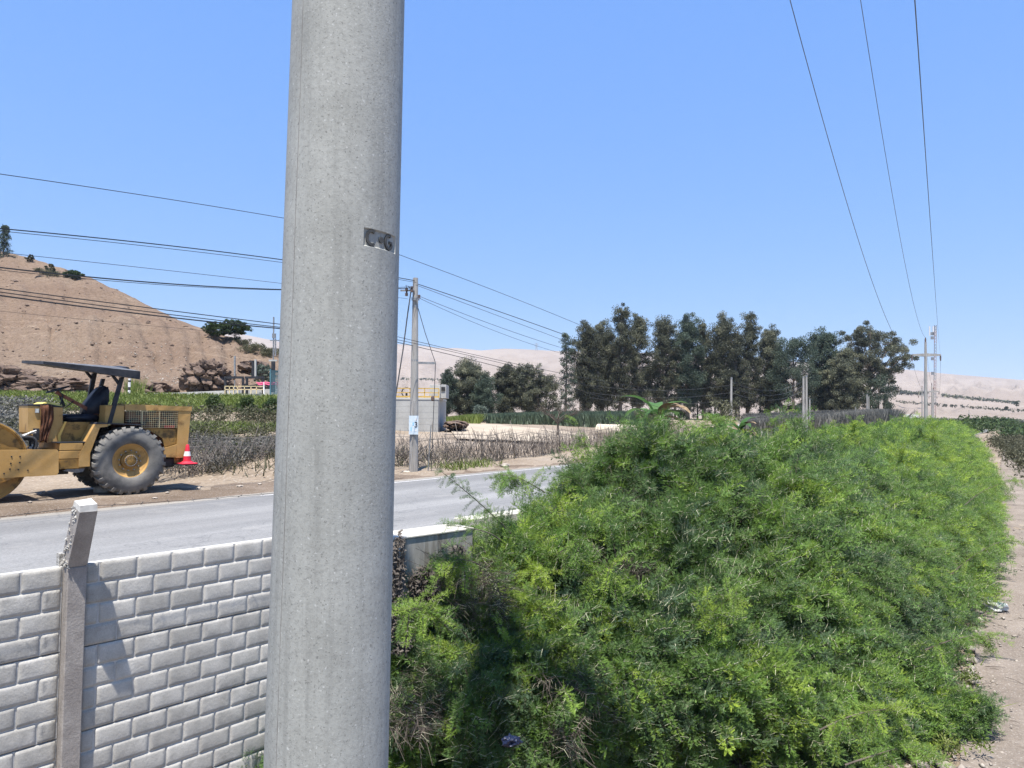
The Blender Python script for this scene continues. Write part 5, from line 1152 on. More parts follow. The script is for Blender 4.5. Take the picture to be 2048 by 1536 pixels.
for i in range(2400):
    px = RND.uniform(-200, 640); P.append(list(hill_point(px, RND.random()**1.2)))
pebbles('hill_stones', P,   .04+.26*rg0.random(len(P))**7, MAT['rock'], 'loose dark stones scattered on the hillside', 7)
P = [list(hill_point(RND.gauss(330, 150), min(1, abs(RND.gauss(.15, .16))))) for i in range(1500)]; pebbles('hill_stones', P,   .03+.09*rg0.random(len(P))**3, MAT['stone'], 'pale stones scattered low on the hillside', 17)
u = -5 + 12*rg0.random(260); v = rg0.normal(.28, .12, 260); P = np.array([list(H(a, b, LOW)) for a, b in zip(u, v)]); k = np.array([noise.noise(Vector((a*.9, 0, 4))) > -.05 for a in u]); blades('path_weeds', P[k], .18, .012, L_GRASS, 'small green weeds along the path edge', 9, .7)
rgw = np.random.default_rng(91)
for (nm, m_, uu, cnt, rr_, lb) in (('weed_clump', L_OLIVE, (1.0, 1.9, 2.8, 3.3, 4.6, 6.2, 8.0), 5, .14, 'dry brown weed clumps at the path edge'), ('weed_clump', L_GRASS, (-.2, .15, .7, 1.5, 2.3, 5.2), 5, .12, 'fresh green weed clumps at the path edge')):
    C_ = np.concatenate([np.array([list(H(a, rgw.uniform(.1, .5), LOW+.08))]) + rgw.normal(0, rr_, (cnt, 3))*np.array([1, 1, .5]) for a in uu]); V, T = leaf_quads(C_, rr_, 70, .05, .3, rgw, -.3, .7); tag(leaf_obj(nm, V, T, m_), lb, kind='stuff')
lit = MB()
for i in range(420):
    uu = -6+26*rgw.random()**1.5; vv_ = rgw.uniform(-4, .6) if i % 3 else rgw.normal(.25, .2); p = H(uu, vv_, LOW+.03); a = rgw.uniform(0, 6.3); q = Vector((cos(a), sin(a), rgw.uniform(-.1, .25)))*rgw.uniform(.04, .22)
    lit.tube([p, p+q*.5+Vector((0, 0, .01)), p+q], [.005, .004, .002], 3, cap=False)
tag(lit.build('twig_litter', MAT['twig']), 'small dry twigs scattered on the gravel path', kind='stuff')
a_ = O + Vector((cos(radians(48.2)), sin(radians(48.2)), 0))*1.45
rgx = np.random.default_rng(77); V, T = leaf_quads(np.array([[-1.62, 4.05, -.25], [-1.56, 4.0, -.33], [-1.7, 4.1, -.33], [-1.62, 4.0, -.45]]), .07, 60, .045, .3, rgx); o = leaf_obj('weed_sprig', V, T, L_SHRUB); tag(o, 'little green sprig at the wall beside the big pole', 'plant')

# ------------------------------------------------------------------ rock outcrops on the cut
def outcrop(px0, px1, py0, py1, Y, label, seed):
    c = W((px0+px1)/2, (py0+py1)/2, Y); sx = (px1-px0)/2/FPX*Y; sz = (py1-py0)/2/FPX*Y; bm = bmesh.new(); bmesh.ops.create_icosphere(bm, subdivisions=5, radius=1)
    for v in bm.verts:
        p = v.co.copy(); w_ = Vector((p.x*sx+seed*5, p.y*2, p.z*sz)); st = w_.x*.45+w_.z*1.1
        lay = (abs(((st*1.3+noise.noise(w_*.5)*1.1) % 1)-.5)-.25)*.55; n = noise.fractal(w_*.8, 1, 2, 5)*.34 + noise.cell(w_*1.1)*.14
        vd = noise.voronoi(Vector((w_.x*1.15+.4*w_.z, w_.y*1.1, w_.z*1.5)))[0]; n += -.55*max(0, .22-(vd[1]-vd[0]))/.22 + .25*vd[0]
        k = 1+(n+lay)*.62; v.co = Vector((p.x*sx*k, p.y*2.2*k, p.z*sz*k))
    me = bpy.data.meshes.new('rock_outcrop'); bm.to_mesh(me); bm.free(); me.materials.append(MAT['rock']); o = link(bpy.data.objects.new('rock_outcrop', me)); o.location = c; return tag(o, label, 'rock', 'rock outcrops at the foot of the hill')
outcrop(374, 456, 722, 794, 53.6, 'jagged brown rock outcrop left of the sluice gates', 1)
outcrop(-60, 75, 735, 800, 53.5, 'dark jagged rock bank at the left edge of the photo', 2); outcrop(40, 180, 755, 800, 53.6, 'low crumbling rock bank behind the roller canopy', 3)
outcrop(270, 350, 768, 800, 53.4, 'small grey heap of rubble behind the marker post', 4); outcrop(485, 530, 722, 752, 57, 'weathered rock slope behind the sluice gates', 5)
outcrop(888, 934, 842, 858, 47, 'heap of dry branches and stones beside the dirt road', 6)

# ------------------------------------------------------------------ canal kerb, track, sluice gates
def kerbs():
    mb = MB(); n = 60
    for i in range(n+1):
        px = -350+i*(950/n); t = (px-1024)/FPX; Y = 51.0; top = W(px, interp(px, [(-350, 790), (0, 788), (330, 786), (450, 781), (600, 776)]), Y).z; bt = hz(t*Y, Y)-.3
        mb.v += [(t*Y, Y, bt), (t*Y, Y, top), (t*(Y+.35), Y+.35, top), (t*(Y+.35), Y+.35, bt)]
    for i in range(n):
        a, b = i*4, i*4+4; mb.f += [[a, b, b+1, a+1], [a+1, b+1, b+2, a+2], [a+2, b+2, b+3, a+3]]
    mb.m = [0]*len(mb.f); tag(mb.build('canal_wall', MAT['concrete']), 'long low grey concrete canal wall below the hill', 'wall')
    mb = MB()
    for i in range(61):
        px = -350+i*(950/60); t = (px-1024)/FPX
        for Y in (44.2, 47, 50.9): mb.v.append((t*Y, Y, hz(t*Y, Y)+.03+.05*(Y > 45)))
    mb.f = [[i*3+j, i*3+3+j, i*3+4+j, i*3+1+j] for i in range(60) for j in range(2)]; mb.m = [0]*len(mb.f); tag(mb.build('track', MAT['headtop'], smooth=True), 'pale dusty track along the canal wall', kind='structure')
kerbs()
dr = MB()
DR = [(905, 1010, 62), (880, 990, 55), (872, 1035, 49), (880, 1110, 43), (900, 1230, 38)]
DRP = [(55, 1015, 36), (60, 935, 890, ), ]
rows = [(86, 886, 893), (72, 886, 915), (62, 888, 960), (55, 890, 1060), (49, 900, 1190), (44, 905, 1260), (39, 915, 1300)]
for Y, x0, x1 in rows:
    for j in range(7):
        px = x0+(x1-x0)*j/6; X = (px-1024)/FPX*Y; dr.v.append((X, Y, hz(X, Y)+.09))
dr.f = [[i*7+j, i*7+j+1, (i+1)*7+j+1, (i+1)*7+j] for i in range(len(rows)-1) for j in range(6)]; dr.m = [0]*len(dr.f)
tag(dr.build('dirt_road', MAT['headtop'] if False else M('sandy_track', (.33, .27, .20), (.45, .38, .29), .6, .95, .5, 9, .03, fine=.3), smooth=True), 'sandy dirt road curving towards the trees', kind='structure')

def wp(x, y, Y): return W(x, y, Y)
def gates():
    Y = 50.2; c = W(490, 785, Y); root = empty('sluice_gate', c, 0, 'black sluice gate frames standing at the canal', 'sluice gate'); B = MAT['blackm']
    def bar(name, x0, y0, x1, y1, w_, m=B, dy=0.0, parent=root): MB().bar(W(x0, y0, Y+dy)-c, W(x1, y1, Y+dy)-c, w_).build(name, m, parent)
    for a, b in ((449, 487), (490, 528)): bar('crossbeam', a, 755, b, 755, .16)
    for x in (451, 486, 494, 526): bar('leg', x, 756, x, 788, .14)
    for x in (451, 486, 494, 526): bar('leg', x, 756, x, 788, .14, B, 1.2)
    bar('screw_rod', 469.5, 712, 469.5, 752, .10, MAT['steel']); bar('column', 506, 724, 506, 753, .16); bar('column', 511, 719, 511, 753, .12, MAT['concrete'])
    bar('cap', 499, 722.5, 512, 722.5, .10); bar('column', 546.5, 723, 546.5, 785, .22); bar('cap', 538, 721, 554, 721, .12, MAT['concrete'])
    bar('gate_leaf', 469.5, 760, 469.5, 786, .06, MAT['steel'])
    c2 = W(490, 785, Y-.8); rt = empty('handrail', c2, 0, 'pale yellow handrail in front of the sluice gates', 'railing')
    for i, x in enumerate((450, 459, 467, 475, 489, 502, 513, 527)): MB().bar(W(x, 772, Y-.8)-c2, W(x, 788, Y-.8)-c2, .05).build('upright', MAT['railpale'], rt)
    for y in (772.5, 779): MB().bar(W(449, y, Y-.8)-c2, W(528, y, Y-.8)-c2, .05).build('rail', MAT['railpale'], rt)
    c3 = W(530, 785, Y-1.3); rt = empty('barrier', c3, 0, 'bright pink netting on a pale barrier stand by the canal', 'barrier')
    for i, (y, x0, x1) in enumerate(((765.5, 513, 572), (768.5, 516, 560))):
        m = MB(); pts = [W(x0+(x1-x0)*k/12, y+.8*sin(k*1.3), Y-1.3)-c3 for k in range(13)]; m.tube(pts, .04, 5); m.build('netting', MAT['pink'], rt)
    for x in (528, 552): MB().bar(W(x, 764, Y-1.3)-c3, W(x, 790, Y-1.3)-c3, .07).build('stand', MAT['white'], rt)
    c4 = W(549, 785, Y-1.6); rt = empty('mesh_gate', c4, 0, 'dark blue green mesh gate beside the big pole', 'gate'); m = MB()
    for i in range(13): x = 541+i*1.5; m.bar(W(x, 741, Y-1.6)-c4, W(x, 792, Y-1.6)-c4, .018)
    for i in range(16): y = 741+i*3.3; m.bar(W(541, y, Y-1.6)-c4, W(559, y, Y-1.6)-c4, .018)
    m.build('mesh', MAT['bluemesh'], rt, kind='stuff'); MB().bar(W(541, 738, Y-1.6)-c4, W(541, 794, Y-1.6)-c4, .09).build('gate_post', MAT['bluemesh'], rt); MB().bar(W(559, 738, Y-1.6)-c4, W(559, 794, Y-1.6)-c4, .09).build('gate_post', MAT['bluemesh'], rt)
    c5 = W(547, 720, 64); rt = empty('mast', c5, 0, 'thin tall mast with a small crossarm on the hill shoulder', 'mast'); MB().bar((0, 0, -1), W(547.5, 634, 64)-c5, .10).build('pole', MAT['steel'], rt); MB().bar(W(540, 681, 64)-c5, W(559, 681, 64)-c5, .08).build('crossarm', MAT['steel'], rt)
    MB().box(-.15, .15, -.1, .1, 2.0, 2.4).build('box', MAT['steel'], rt)
    MB().bar(W(551, 677, 64)-c5, W(551, 712, 64)-c5, .10).build('side_post', MAT['steel'], rt)
    b = W(520, 790, Y-2)
    tree('gate_bush', 528, 725, 790, 20, 55, 'thin grey bush standing behind the sluice gates', 720, 'open', 0, L_SILVER, .6, None, 'bush', gz=W(528, 785, 55).z)
gates()
# black and white marker post
b = G(258, 789, 0); Ym = 45.0; pb_, pt_ = W(258, 793, Ym), W(258, 757, Ym); hh = (pt_.z-pb_.z); root = empty('marker_post', pb_, 0, 'black and white banded marker post by the canal track', 'marker post')
for i, (z0, z1, m) in enumerate(((0, .35, 'white'), (.352, .52, 'black'), (.522, .80, 'white'), (.802, .90, 'black'), (.902, 1.0, 'white'))): MB().lathe([(.075, z0*hh), (.075, z1*hh), (.001, z1*hh)], 12).build('band', MAT[m], root, smooth=True)
rg1 = np.random.default_rng(44); blades('reeds', np.array([list(W(270+rg1.normal(0, 9), 790, 46.5+rg1.normal(0, .5))) for _ in range(260)]), 1.15, .02, L_GRASS, 'clump of green reeds behind the marker post', 45, .3)

# ------------------------------------------------------------------ concrete intake structure
def intake():
    Y = 45.0; c = W(876, 862, Y); c.z = hz(c.x, c.y)-.1; zt = W(876, 796, Y).z; root = empty('concrete_intake', c, 0, 'big grey concrete water intake block behind the roadside pole', 'intake structure'); h = zt-c.z; xl = W(640, 800, Y).x-c.x
    MB().box(xl, 0, 0, 5.4, 0, h-.12, ch=.01).build('block', MAT['concrete'], root); MB().box(xl-.03, .03, -.03, 5.43, h-.118, h, ch=.008).build('rim', MAT['concrete_l'], root)
    m = MB()
    for k in range(5): m.box(xl+.02, -.02, -.004, -.001, .2+k*.38, .212+k*.38)
    m.build('form_lines', MAT['concrete'], root, kind='stuff')
    bx0 = W(857, 790, Y).x-c.x; bx1 = W(879, 790, Y).x-c.x; bh = W(870, 769, Y).z-zt
    MB().box(bx0, bx1, .4, 2.6, h+.002, h+bh, ch=.01).build('chamber', MAT['concrete_l'], root); MB().box(bx1+.004, bx1+.36, .6, 2.6, h+.002, h+bh+.02, ch=.01).build('side_chamber', MAT['concrete'], root)  # second box is the chamber's side face, its shade put in as darker grey
    MB().box(bx1+.05, bx1+.3, .55, .599, h+bh*.55, h+bh*.85).build('opening', MAT['black'], root)
    r = empty('guard_rail', c+Vector((0, .1, h)), 0, 'yellow guard rail on top of the concrete intake', 'railing')
    x0, x1 = xl+.2, bx1-.05; rh_ = W(870, 777, Y).z-zt; n = 9
    for i in range(n): x = x0+(x1-x0)*i/(n-1); MB().bar((x, 0, 0), (x, 0, rh_), .06).build('upright', MAT['railyellow'], r)
    for z in (rh_, rh_*.55, rh_*.12): MB().bar((x0, 0, z), (x1, 0, z), .06 if z > .3 else .1).build('rail', MAT['railyellow'], r)
    sb = empty('small_machine', c+Vector((W(806, 790, Y).x-c.x, 1.5, h)), 0, 'dark small valve wheel on the concrete intake', 'valve'); MB().lathe([(.28, -.06), (.34, -.06), (.34, .06), (.28, .06), (.28, -.06)], 18, 'y', (0, 0, .38)).build('handwheel', MAT['blackm'], sb); MB().bar((0, 0, 0), (0, 0, .4), .12).build('stem', MAT['blackm'], sb)
intake()

# ------------------------------------------------------------------ roadside utility pole
def utility_pole():
    b = G(827, 946, 0.0); b.z = 0; Y = b.y; top = W(831, 556, Y); root = empty('utility_pole', b, 0, 'weathered concrete utility pole with a small paper notice by the road', 'utility pole'); d = top-b
    MB().tube([Vector((0, 0, -.1)), d*.5, d], [.155, .125, .085], 10).build('shaft', MAT['polewood'], root, smooth=True)
    m = MB()
    for s in (-1, 1): m.tube([Vector((s*.03-.02, -.155, 0)), Vector((s*.02, -.14, 2.4)) + d*0], .018, 5)
    m.build('groove_ribs', MAT['polewood'], root, smooth=True)
    def q(x, y, dy=0.0): return W(x, y, Y+dy)-b
    a = MB(); a.bar(q(801, 581, -.25), q(829, 581, -.1), .05); a.build('bracket', MAT['steel'], root)
    for nm, pts, r in (('insulator', ((813, 577), (813, 592)), .05), ('insulator', ((824, 573), (824, 584)), .05), ('insulator', ((838, 590), (838, 597)), .05)):
        p0, p1 = [q(x, y, -.2) for x, y in pts]; MB().tube([p0, p0.lerp(p1, .3), p0.lerp(p1, .32), p0.lerp(p1, .6), p0.lerp(p1, .62), p1], [r, r, r*.5, r*.5, r, r], 8).build(nm, MAT['porcelain'], root, smooth=True)
    for y in (596, 599.5): MB().bar(q(823, y, -.13), q(839, y, -.13), .04).build('clamp', MAT['steel'], root)
    for y in (613, 722): m = MB(); f_ = (946-y)/390; m.lathe([(.15-.055*f_, -.03), (.15-.055*f_, .03)], 12, 'z', d*f_); m.build('band', MAT['steel'], root)
    MB().tube([q(815, 585, -.25), q(812, 570, -.25), q(818, 573, -.25), q(824, 585, -.2)], .012, 5).build('jumper', MAT['wire'], root)
    MB().bar(q(832, 725.5), q(871, 726.5), .07).build('stay_strut', MAT['steel'], root)
    n = MB(); n.box(-.15, .16, -.185, -.165, 0, .62); nt_ = n.build('notice', M('notice_paper', (.46, .55, .62), (.60, .66, .70), 9, .7), root, loc=Vector((0, 0, 1.28))+d*.2*0)
    for k, (x, z, w_, h_) in enumerate(((-.03, .30, .05, .10), (.06, .10, .05, .07), (-.10, .12, .05, .12), (.05, .46, .07, .07))): MB().box(x, x+w_, -.189, -.186, z, z+h_).build('print', MAT['white'] if k % 2 else MAT['bluepaint'], nt_)
    t = bpy.data.curves.new('digit', 'FONT'); t.body = '3'; t.size = .26; to = bpy.data.objects.new('digit_three', t); link(to, nt_); to.location = (.02, -.192, .24); to.rotation_euler = (pi/2, 0, 0); t.materials.append(MAT['blackm']); t.extrude = .001; me = bpy.data.meshes.new_from_object(to); bpy.data.objects.remove(to); to = link(bpy.data.objects.new('digit_three', me), nt_); to.location = (.02, -.192, .24); to.rotation_euler = (pi/2, 0, 0)
    w_ = MB(); w_.tube([q(836, 616), q(850, 665), q(871, 726), q(868, 800), q(862, 950)], .012, 5); st = w_.build('stay_wire', MAT['wire'], root); MB().lathe([(.04, -.09), (.06, -.05), (.06, .05), (.04, .09)], 8, 'z', q(865.5, 797)).build('strain_insulator', MAT['porcelain'], st)
    MB().tube([q(862, 850), q(856, 944)], .02, 6).build('stay_rod', MAT['steel'], root)
    MB().tube([q(823, 575, -.15), q(815, 630, -.3), q(806, 700, -.6), q(790, 800, -1.0)], [.022]*4, 6).build('drop_cable', MAT['wire'], root)
utility_pole()

# ------------------------------------------------------------------ overhead lines
PO = UV(G(827, 946).x, G(827, 946).y)[1]; PP0 = R(0, PO)
def lane_wire(pxs3, x0, x1, r, label, m='wire', off=0.0, n=60, x1y=None):
    """a cable in the vertical plane of the pole line; parabola through three sighted points"""
    sz = [hitplane(x, y, (PP0.x, PP0.y), RD, off) for x, y in pxs3]; co = np.polyfit([s for s, _ in sz], [z for _, z in sz], 2 if len(sz) > 2 else 1)
    s0 = hitplane(x0, 600, (PP0.x, PP0.y), RD, off)[0]; s1 = hitplane(x1, 600, (PP0.x, PP0.y), RD, off)[0]; p = []
    nv = EV*off
    for i in range(n+1): s = s0+(s1-s0)*i/n; q = PP0 + EU*s + nv; p.append((q.x, q.y, float(np.polyval(co, s))))
    mb = MB(); mb.tube(p, r*.72, 4); tag(mb.build('overhead_cable', MAT[m]), label, 'cable', 'overhead cables along the road')
lane_wire(((0, 348), (290, 391), (572, 437)), -500, 690, .014, 'topmost thin cable crossing the sky left of the big pole', off=.5); lane_wire(((800, 510), (960, 570), (1160, 650)), 795, 1170, .014, 'thin cable from the big pole down to the tall trees', off=.5)
lane_wire(((0, 457), (300, 487), (800, 556)), -500, 832, .022, 'thick cable, second from top, ending at the utility pole top'); lane_wire(((0, 462), (300, 493), (572, 526)), -500, 832, .012, 'thin cable hanging just below the second thick one', off=-.2)
lane_wire(((832, 567), (960, 610), (1122, 667)), 831, 1125, .020, 'thick cable from the utility pole top towards the trees'); lane_wire(((832, 570), (960, 618), (1115, 676)), 831, 1120, .012, 'thin cable just under the thick one right of the utility pole', off=-.2)
lane_wire(((30, 508), (300, 537), (565, 567)), -400, 815, .010, 'very thin cable between the two thick left ones'); lane_wire(((0, 535), (200, 556), (565, 579)), -500, 825, .026, 'thick twisted cable to the utility pole bracket', off=-.1)
lane_wire(((0, 540), (200, 560), (565, 580)), -500, 826, .012, 'thin cable wound beside the twisted one', off=.1); lane_wire(((840, 593), (960, 640), (1118, 694)), 838, 1120, .012, 'thin cable from the utility pole clamp to the trees', off=.1); lane_wire(((840, 597), (960, 650), (1090, 697)), 838, 1240, .010, 'lowest thin cable leaving the utility pole clamp', off=-.1)
for k, (a, b, c, r, lb) in enumerate((((0, 577), (300, 616), (565, 649), .016, 'upper cable of the low bundle over the hillside'), ((0, 584), (300, 624), (565, 655), .016, 'middle cable of the low bundle over the hillside'), ((0, 591), (300, 630), (565, 657.5), .024, 'lowest thick cable of the low bundle over the hillside'))):
    lane_wire((a, b, c), -500, 690, r, lb, off=.3*k-3.2)
for k, (a, b, c, r, lb) in enumerate((((797, 674), (960, 712), (1125, 747), .014, 'upper cable of the low bundle right of the big pole'), ((797, 680), (960, 716), (1125, 757), .014, 'middle cable of the low bundle right of the big pole'), ((797, 685), (960, 724), (1190, 790), .018, 'lowest cable of the low bundle right of the big pole'))):
    lane_wire((a, b, c), 680, 1460, r, lb, off=.3*k-.6)
lane_wire(((0, 622), (200, 642), (420, 662)), -500, 480, .007, 'faint thin wire low over the hillside', off=2)

# main line on the right: pole with crossarm, three conductors from the near pole
def cross_pole(px, yb, yt, ya, xa0, xa1, Y, label, r=.16, arms=1, group=None, gz=None, m='polewood'):
    b = W(px, yb, Y); b.z = LOW if gz is None else gz; t = W(px, yt, Y); d = t-b; root = empty('line_pole', b, 0, label, 'power pole', group); MB().tube([(0, 0, 0), d*.6, d*.96], [r*1.25, r*.9, r*.62], 10).build('shaft', MAT[m], root, smooth=True)
    ins = []
    for k in range(arms):
        y = ya+k*9; p0, p1 = W(xa0, y, Y)-b, W(xa1, y, Y)-b; c = (p0+p1)/2; MB().add([(p.x, p.y+s*.08, p.z+z) for p, h_ in ((p0, .07), (c, .14), (p1, .07)) for s in (-1, 1) for z in (h_, -h_)], [(0, 2, 6, 4), (4, 6, 10, 8), (1, 5, 7, 3), (5, 9, 11, 7), (0, 4, 5, 1), (4, 8, 9, 5), (2, 3, 7, 6), (6, 7, 11, 10), (0, 1, 3, 2), (8, 10, 11, 9)]).build('crossarm', MAT[m], root)
        for p in (p0, p1): MB().tube([p+Vector((0, 0, .02)), p+Vector((0, 0, -.2)), p+Vector((0, 0, -.5))], [.05, .07, .05], 6).build('insulator', MAT['porcelain'], root, smooth=True); ins.append(b+p)
    MB().tube([d*.96, d*.985, d], [r*.5, .07, .03], 6).build('insulator', MAT['porcelain'], root, smooth=True); return ins, b+d
A1, TP1 = cross_pole(1851, 845, 675, 710, 1824, 1881, 60, 'tall concrete line pole with one crossarm rising from the hedge', .14)
A2, TP2 = cross_pole(1863.5, 845, 766, 783, 1855, 1878, 118, 'second line pole with a crossarm behind the tall one', .12)
cross_pole(1844, 845, 771, 782, 1837, 1849, 150, 'thin pole with two short crossarms just left of the tall one', .13, 2); cross_pole(1866.5, 845, 775, 793, 1858, 1874, 165, 'farthest line pole nearly hidden behind the others', .16)
def plane_wire(E, Nxy, pix, r, label):
    d = Vector((Nxy[0]-E.x, Nxy[1]-E.y, 0)); L = d.length; ang = degrees(atan2(d.y, d.x)); sz = [(0, E.z)] + [hitplane(x, y, (E.x, E.y), ang) for x, y in pix]
    co = np.polyfit([a for a, _ in sz], [b_ for _, b_ in sz], 2); e = d/L; p = []
    for i in range(61): s = L*i/60; q = Vector((E.x, E.y, 0))+e*s; p.append((q.x, q.y, float(np.polyval(co, s))))
    mb = MB(); mb.tube(p, r, 5); tag(mb.build('conductor', MAT['wire2']), label, 'power line', 'three conductors overhead at the right')
pc = POLEC(10.6); hvx = Vector((cos(HD+pi/2), sin(HD+pi/2), 0))
plane_wire(A1[0], tuple((pc+hvx*1.65)[:2]), ((1580, 0), (1692, 400)), .011, 'leftmost of the three conductors dropping to the crossarm pole')
plane_wire(TP1, tuple(pc[:2]), ((1721, 0), (1783, 380)), .009, 'middle conductor dropping to the top of the crossarm pole')
plane_wire(A1[1], tuple((pc-hvx*1.65)[:2]), ((1829.5, 0), (1856, 380)), .0036, 'rightmost of the three conductors dropping to the crossarm pole')
def span(a, b, sag, r, label, group):
    mb = MB(); mb.tube([a.lerp(b, i/24)-Vector((0, 0, sag*4*(i/24)*(1-i/24))) for i in range(25)], r, 4); tag(mb.build('conductor', MAT['wire2']), label, 'power line', group)
for i, (a, b, lb) in enumerate(((A1[0], A2[0], 'far span left conductor between the two line poles'), (A1[1], A2[1], 'far span right conductor between the two line poles'), (TP1, TP2, 'far span middle conductor between the two line poles'))): span(a-Vector((0, 0, .5)) if i < 2 else a, b, 1.2, .012, lb, 'far conductors between the line poles')
def simple_pole(px, yt, yb, Y, r, label, lean=0, group='pale slender poles along the road', m='polewood'):
    b = W(px, yb, Y); t = W(px+lean, yt, Y); root = empty('pole', b, 0, label, 'pole', group); zb = hz(b.x, b.y)-b.z; MB().tube([(0, 0, min(zb, 0)-.05), t-b], [r, r*.65], 8).build('shaft', MAT[m], root, smooth=True); MB().lathe([(r*.72, -.12), (r*.72, .0), (.001, .0)], 8, 'z', t-b).build('cap', MAT['steel'], root)
    return t
t1 = simple_pole(1461, 755, 850, 48, .10, 'slender pale pole in front of the tree row by the small sign', 2); t2 = simple_pole(1607, 753, 862, 62, .13, 'left one of the paired pale poles at the field edge'); t3 = simple_pole(1613, 751, 862, 63, .13, 'right one of the paired pale poles at the field edge'); simple_pole(1619.5, 797, 862, 66, .09, 'shorter pale pole beside the paired ones')
simple_pole(1734, 788, 838, 100, .13, 'left one of the far twin poles before the umbrella tree'); simple_pole(1737.5, 792, 838, 104, .12, 'right one of the far twin poles before the umbrella tree'); simple_pole(1711, 814, 842, 98, .10, 'short far pole left of the twin poles'); simple_pole(1762, 803, 838, 160, .12, 'thin far pole near the conifer'); simple_pole(1938, 820, 846, 200, .12, 'thin far pole in the valley right of the line poles'); simple_pole(1829, 818, 838, 200, .10, 'thin far pole above the billboard')
for i, (y0, y1) in enumerate(((775, 760), (790, 775), (800, 790))): span(W(1180, y0-5, 45), W(1461, y1+10, 48), .35, .008, ('upper', 'middle', 'lowest')[i]+' thin line sagging across the dark tree row to the slender pole', 'thin lines across the dark trees')
for i in range(3): span(t1+Vector((0, 0, -.3-.35*i)), t2+Vector((0, 0, -.4-.4*i)), .7, .008, ('upper', 'middle', 'lowest')[i]+' thin line from the slender pole to the paired poles', 'thin lines between the slender poles')
# lattice mast
def mast():
    Y = 210; b = W(1868, 846, Y); b.z = LOW; t = W(1870, 650, Y); d = t-b; root = empty('lattice_mast', b, 0, 'tall thin pale reddish lattice telecom mast far behind the line poles', 'telecom mast'); m = MB()
    w0, n = .55, 34; cs = [(-1, -1), (1, -1), (0, 1.1)]
    for k in range(n):
        f0, f1 = k/n, (k+1)/n; mi = (k//4) % 2
        for i, (cx, cy) in enumerate(cs):
            nx, ny = cs[(i+1) % 3]; m.bar(d*f0+Vector((cx, cy, 0))*w0/2, d*f1+Vector((cx, cy, 0))*w0/2, .09, mi=mi); m.bar(d*f0+Vector((cx, cy, 0))*w0/2, d*f1+Vector((nx, ny, 0))*w0/2, .05, mi=mi)
    m.build('lattice', [MAT['steel'], M('mast_red', (.28, .19, .18), (.32, .22, .20), 1)], root, kind='stuff')
    for s in (-1, 1, 0): MB().box(s*.9-.14, s*.9+.14, -.5+abs(s)*.3, -.3+abs(s)*.3, d.z-3.2, d.z-.4).build('antenna', MAT['white'], root)
    for z in (.52, .66, .9, .86): MB().box(-.7, .1, -.5, -.2, d.z*z, d.z*z+.9).build('dish_box', MAT['steel'], root)
mast()
# pylon on the far ridge
Y = 2250; b = W(1073, 700, Y); t = W(1073, 686, Y); root = empty('pylon', b, 0, 'tiny transmission pylon on the distant ridge', 'pylon'); h = (t-b).z; m = MB()
for s in (-1, 1):
    m.bar((s*3.5, 0, -6), (s*.8, 0, h), 1.0); m.bar((s*3.5, 0, -2), (-s*1.8, 0, h*.6), .7)
m.build('tower', MAT['steel'], root)
for z, w_ in ((.98, 6), (.75, 7.5), (.55, 6)): MB().bar((-w_, 0, h*z), (w_, 0, h*z), .9).build('crossarm', MAT['steel'], root)

# ------------------------------------------------------------------ pipe, signs, far buildings
def pipe():
    a, b = W(1196, 863, 47), W(1278, 866, 45.6); r = 14.5/FPX*46; a.z = b.z = max(hz(a.x, a.y), 0)+r-.05; zc = (W(1230, 863, 46)).z; a.z = b.z = zc; d = b-a; L = d.length; rot = d.to_track_quat('X', 'Z').to_euler()
    root = empty('concrete_pipe', a, 0, 'big cream concrete pipe lying behind the hedge', 'pipe'); root.rotation_euler = rot
    o = MB().lathe([(r*.84, 0), (r*1.0, 0), (r*1.0, .22), (r*.965, .24), (r*.965, L), (r*.82, L), (r*.82, 0.02), (r*.84, 0)], 40, 'x').build('shell', MAT['pipe'], root, smooth=True, sharp=40)
    MB().lathe([(r*.968, L*.62), (r*.985, L*.63), (r*.985, L*.67), (r*.968, L*.68)], 40, 'x').build('band', MAT['pipe'], root, smooth=True)
    MB().box(-.3, L+.3, -r*1.2, r*1.2, -r-.5, -r*.93).build('bed', MAT['headtop'], root)
pipe()
Ys = 42.0; c = W(1482, 858, Ys); root = empty('sign_board', c, 0, 'small board sign with white top and yellow lower half', 'sign'); hw_, hh_ = 6/FPX*Ys, 9.5/FPX*Ys
MB().box(-hw_, hw_, 0, .02, .12*hh_, hh_).build('white_half', MAT['white'], root); MB().box(-hw_, hw_, 0, .02, -hh_, .118*hh_).build('yellow_half', MAT['signyellow'], root); MB().bar((0, .05, -hh_-1.6), (0, .05, hh_), .05).build('stake', MAT['stick'], root)
for z in (-.62, -.35): MB().box(-hw_*.55, hw_*.6, -.004, -.001, z*hh_, (z+.1)*hh_).build('print', MAT['turq'], root)
Yb = 150.0; c = W(1825, 836, Yb); root = empty('billboard', c, 0, 'white roadside billboard with dark figures behind the hedge', 'billboard'); hw_, hh_ = 12.5/FPX*Yb, 7.5/FPX*Yb
MB().box(-hw_, hw_, 0, .12, -hh_, hh_).build('panel', MAT['white'], root)
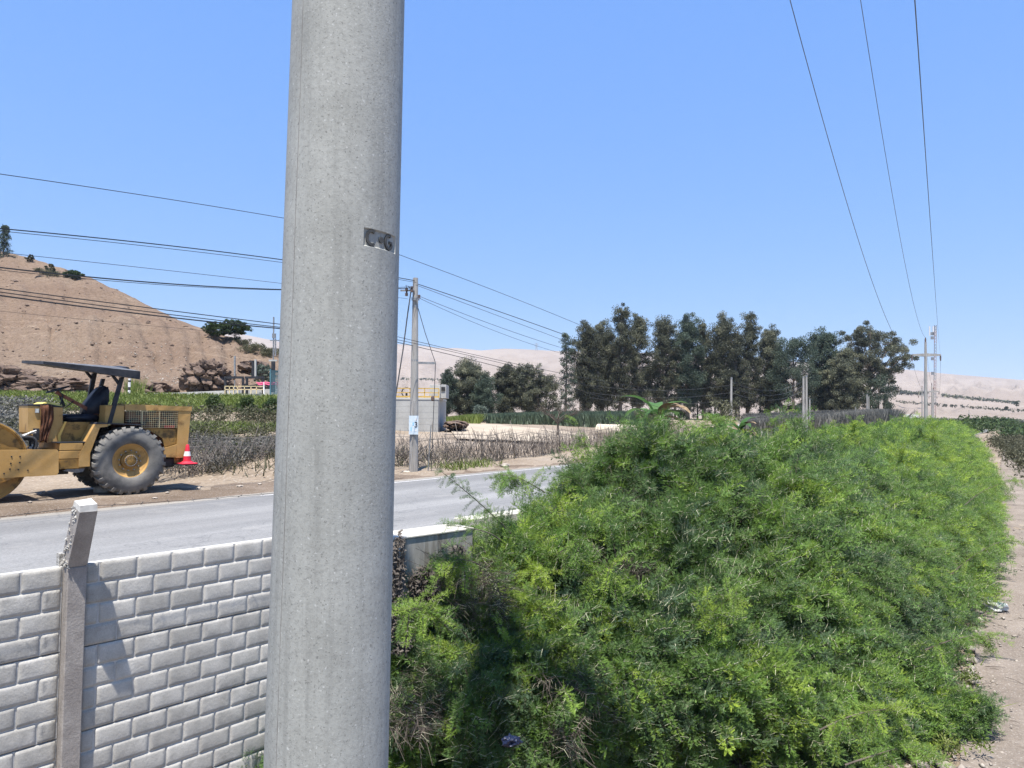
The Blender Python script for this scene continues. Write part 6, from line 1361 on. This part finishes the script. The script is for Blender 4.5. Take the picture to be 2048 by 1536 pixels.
for x0, x1, z0, z1 in ((.30, .62, -.9, .15), (.40, .55, .17, .55), (.64, .85, -.9, .0), (.68, .80, .02, .4)): MB().box(x0*hw_, x1*hw_, -.012, -.002, z0*hh_, z1*hh_, ch=.003).build('picture', MAT['blackm'], root)
for z, x1 in ((.35, .1), (-.05, -.1), (-.35, .05)): MB().box(-.85*hw_, x1*hw_, -.012, -.002, z*hh_, (z+.13)*hh_).build('lettering', MAT['steel'], root)
for x in (-.7, .7): MB().bar((x*hw_, .2, -hh_-3), (x*hw_, .2, hh_), .12).build('leg', MAT['steel'], root)
Yb = 290.0; c = W(2003, 845, Yb); root = empty('farm_shed', c, 0, 'low farm shed with a turquoise roof in the far fields', 'building'); hw_ = 21/FPX*Yb
MB().box(-hw_, hw_, 0, 5, -2.5, .2).build('wall', MAT['white'], root); MB().prism([(-hw_-.3, .2), (hw_+.3, .2), (hw_*.9, .85), (-hw_*.4, .75)], -.2, 5.2).build('roof', MAT['turq'], root); MB().box(hw_*.55, hw_*.95, -.05, 3, .2, 1.7).build('tank_room', MAT['turq'], root)
for x in (-.6, -.1, .35): MB().box(x*hw_, (x+.14)*hw_, -.03, -.002, -.9, -.2).build('window', MAT['black'], root)
Yb = 96.0; c = W(1651, 852, Yb); c.z = hz(c.x, c.y); root = empty('bell_post', c, 0, 'small pale post with a dark hooded lamp in the grey crop', 'post'); zt = W(1651, 838, Yb).z-c.z
MB().bar((0, 0, 0), (0, 0, zt), .14).build('post', MAT['white'], root); MB().lathe([(.5, zt-.55), (.34, zt-.05), (.1, zt+.25), (.001, zt+.25)], 10).build('hood', MAT['blackm'], root)

# ------------------------------------------------------------------ hazy air
hm = bpy.data.materials.new('haze_air'); hm.use_nodes = True; t = hm.node_tree; t.nodes.clear()
ho = t.nodes.new('ShaderNodeOutputMaterial'); pv = t.nodes.new('ShaderNodeVolumePrincipled'); pv.inputs['Color'].default_value = (.80, .88, 1, 1); pv.inputs['Density'].default_value = .00013
t.links.new(pv.outputs[0], ho.inputs['Volume'])
tag(MB().box(-6500, 6500, -120, 5200, -6, 330).build('haze', hm), 'thin pale haze in the valley air', kind='stuff')
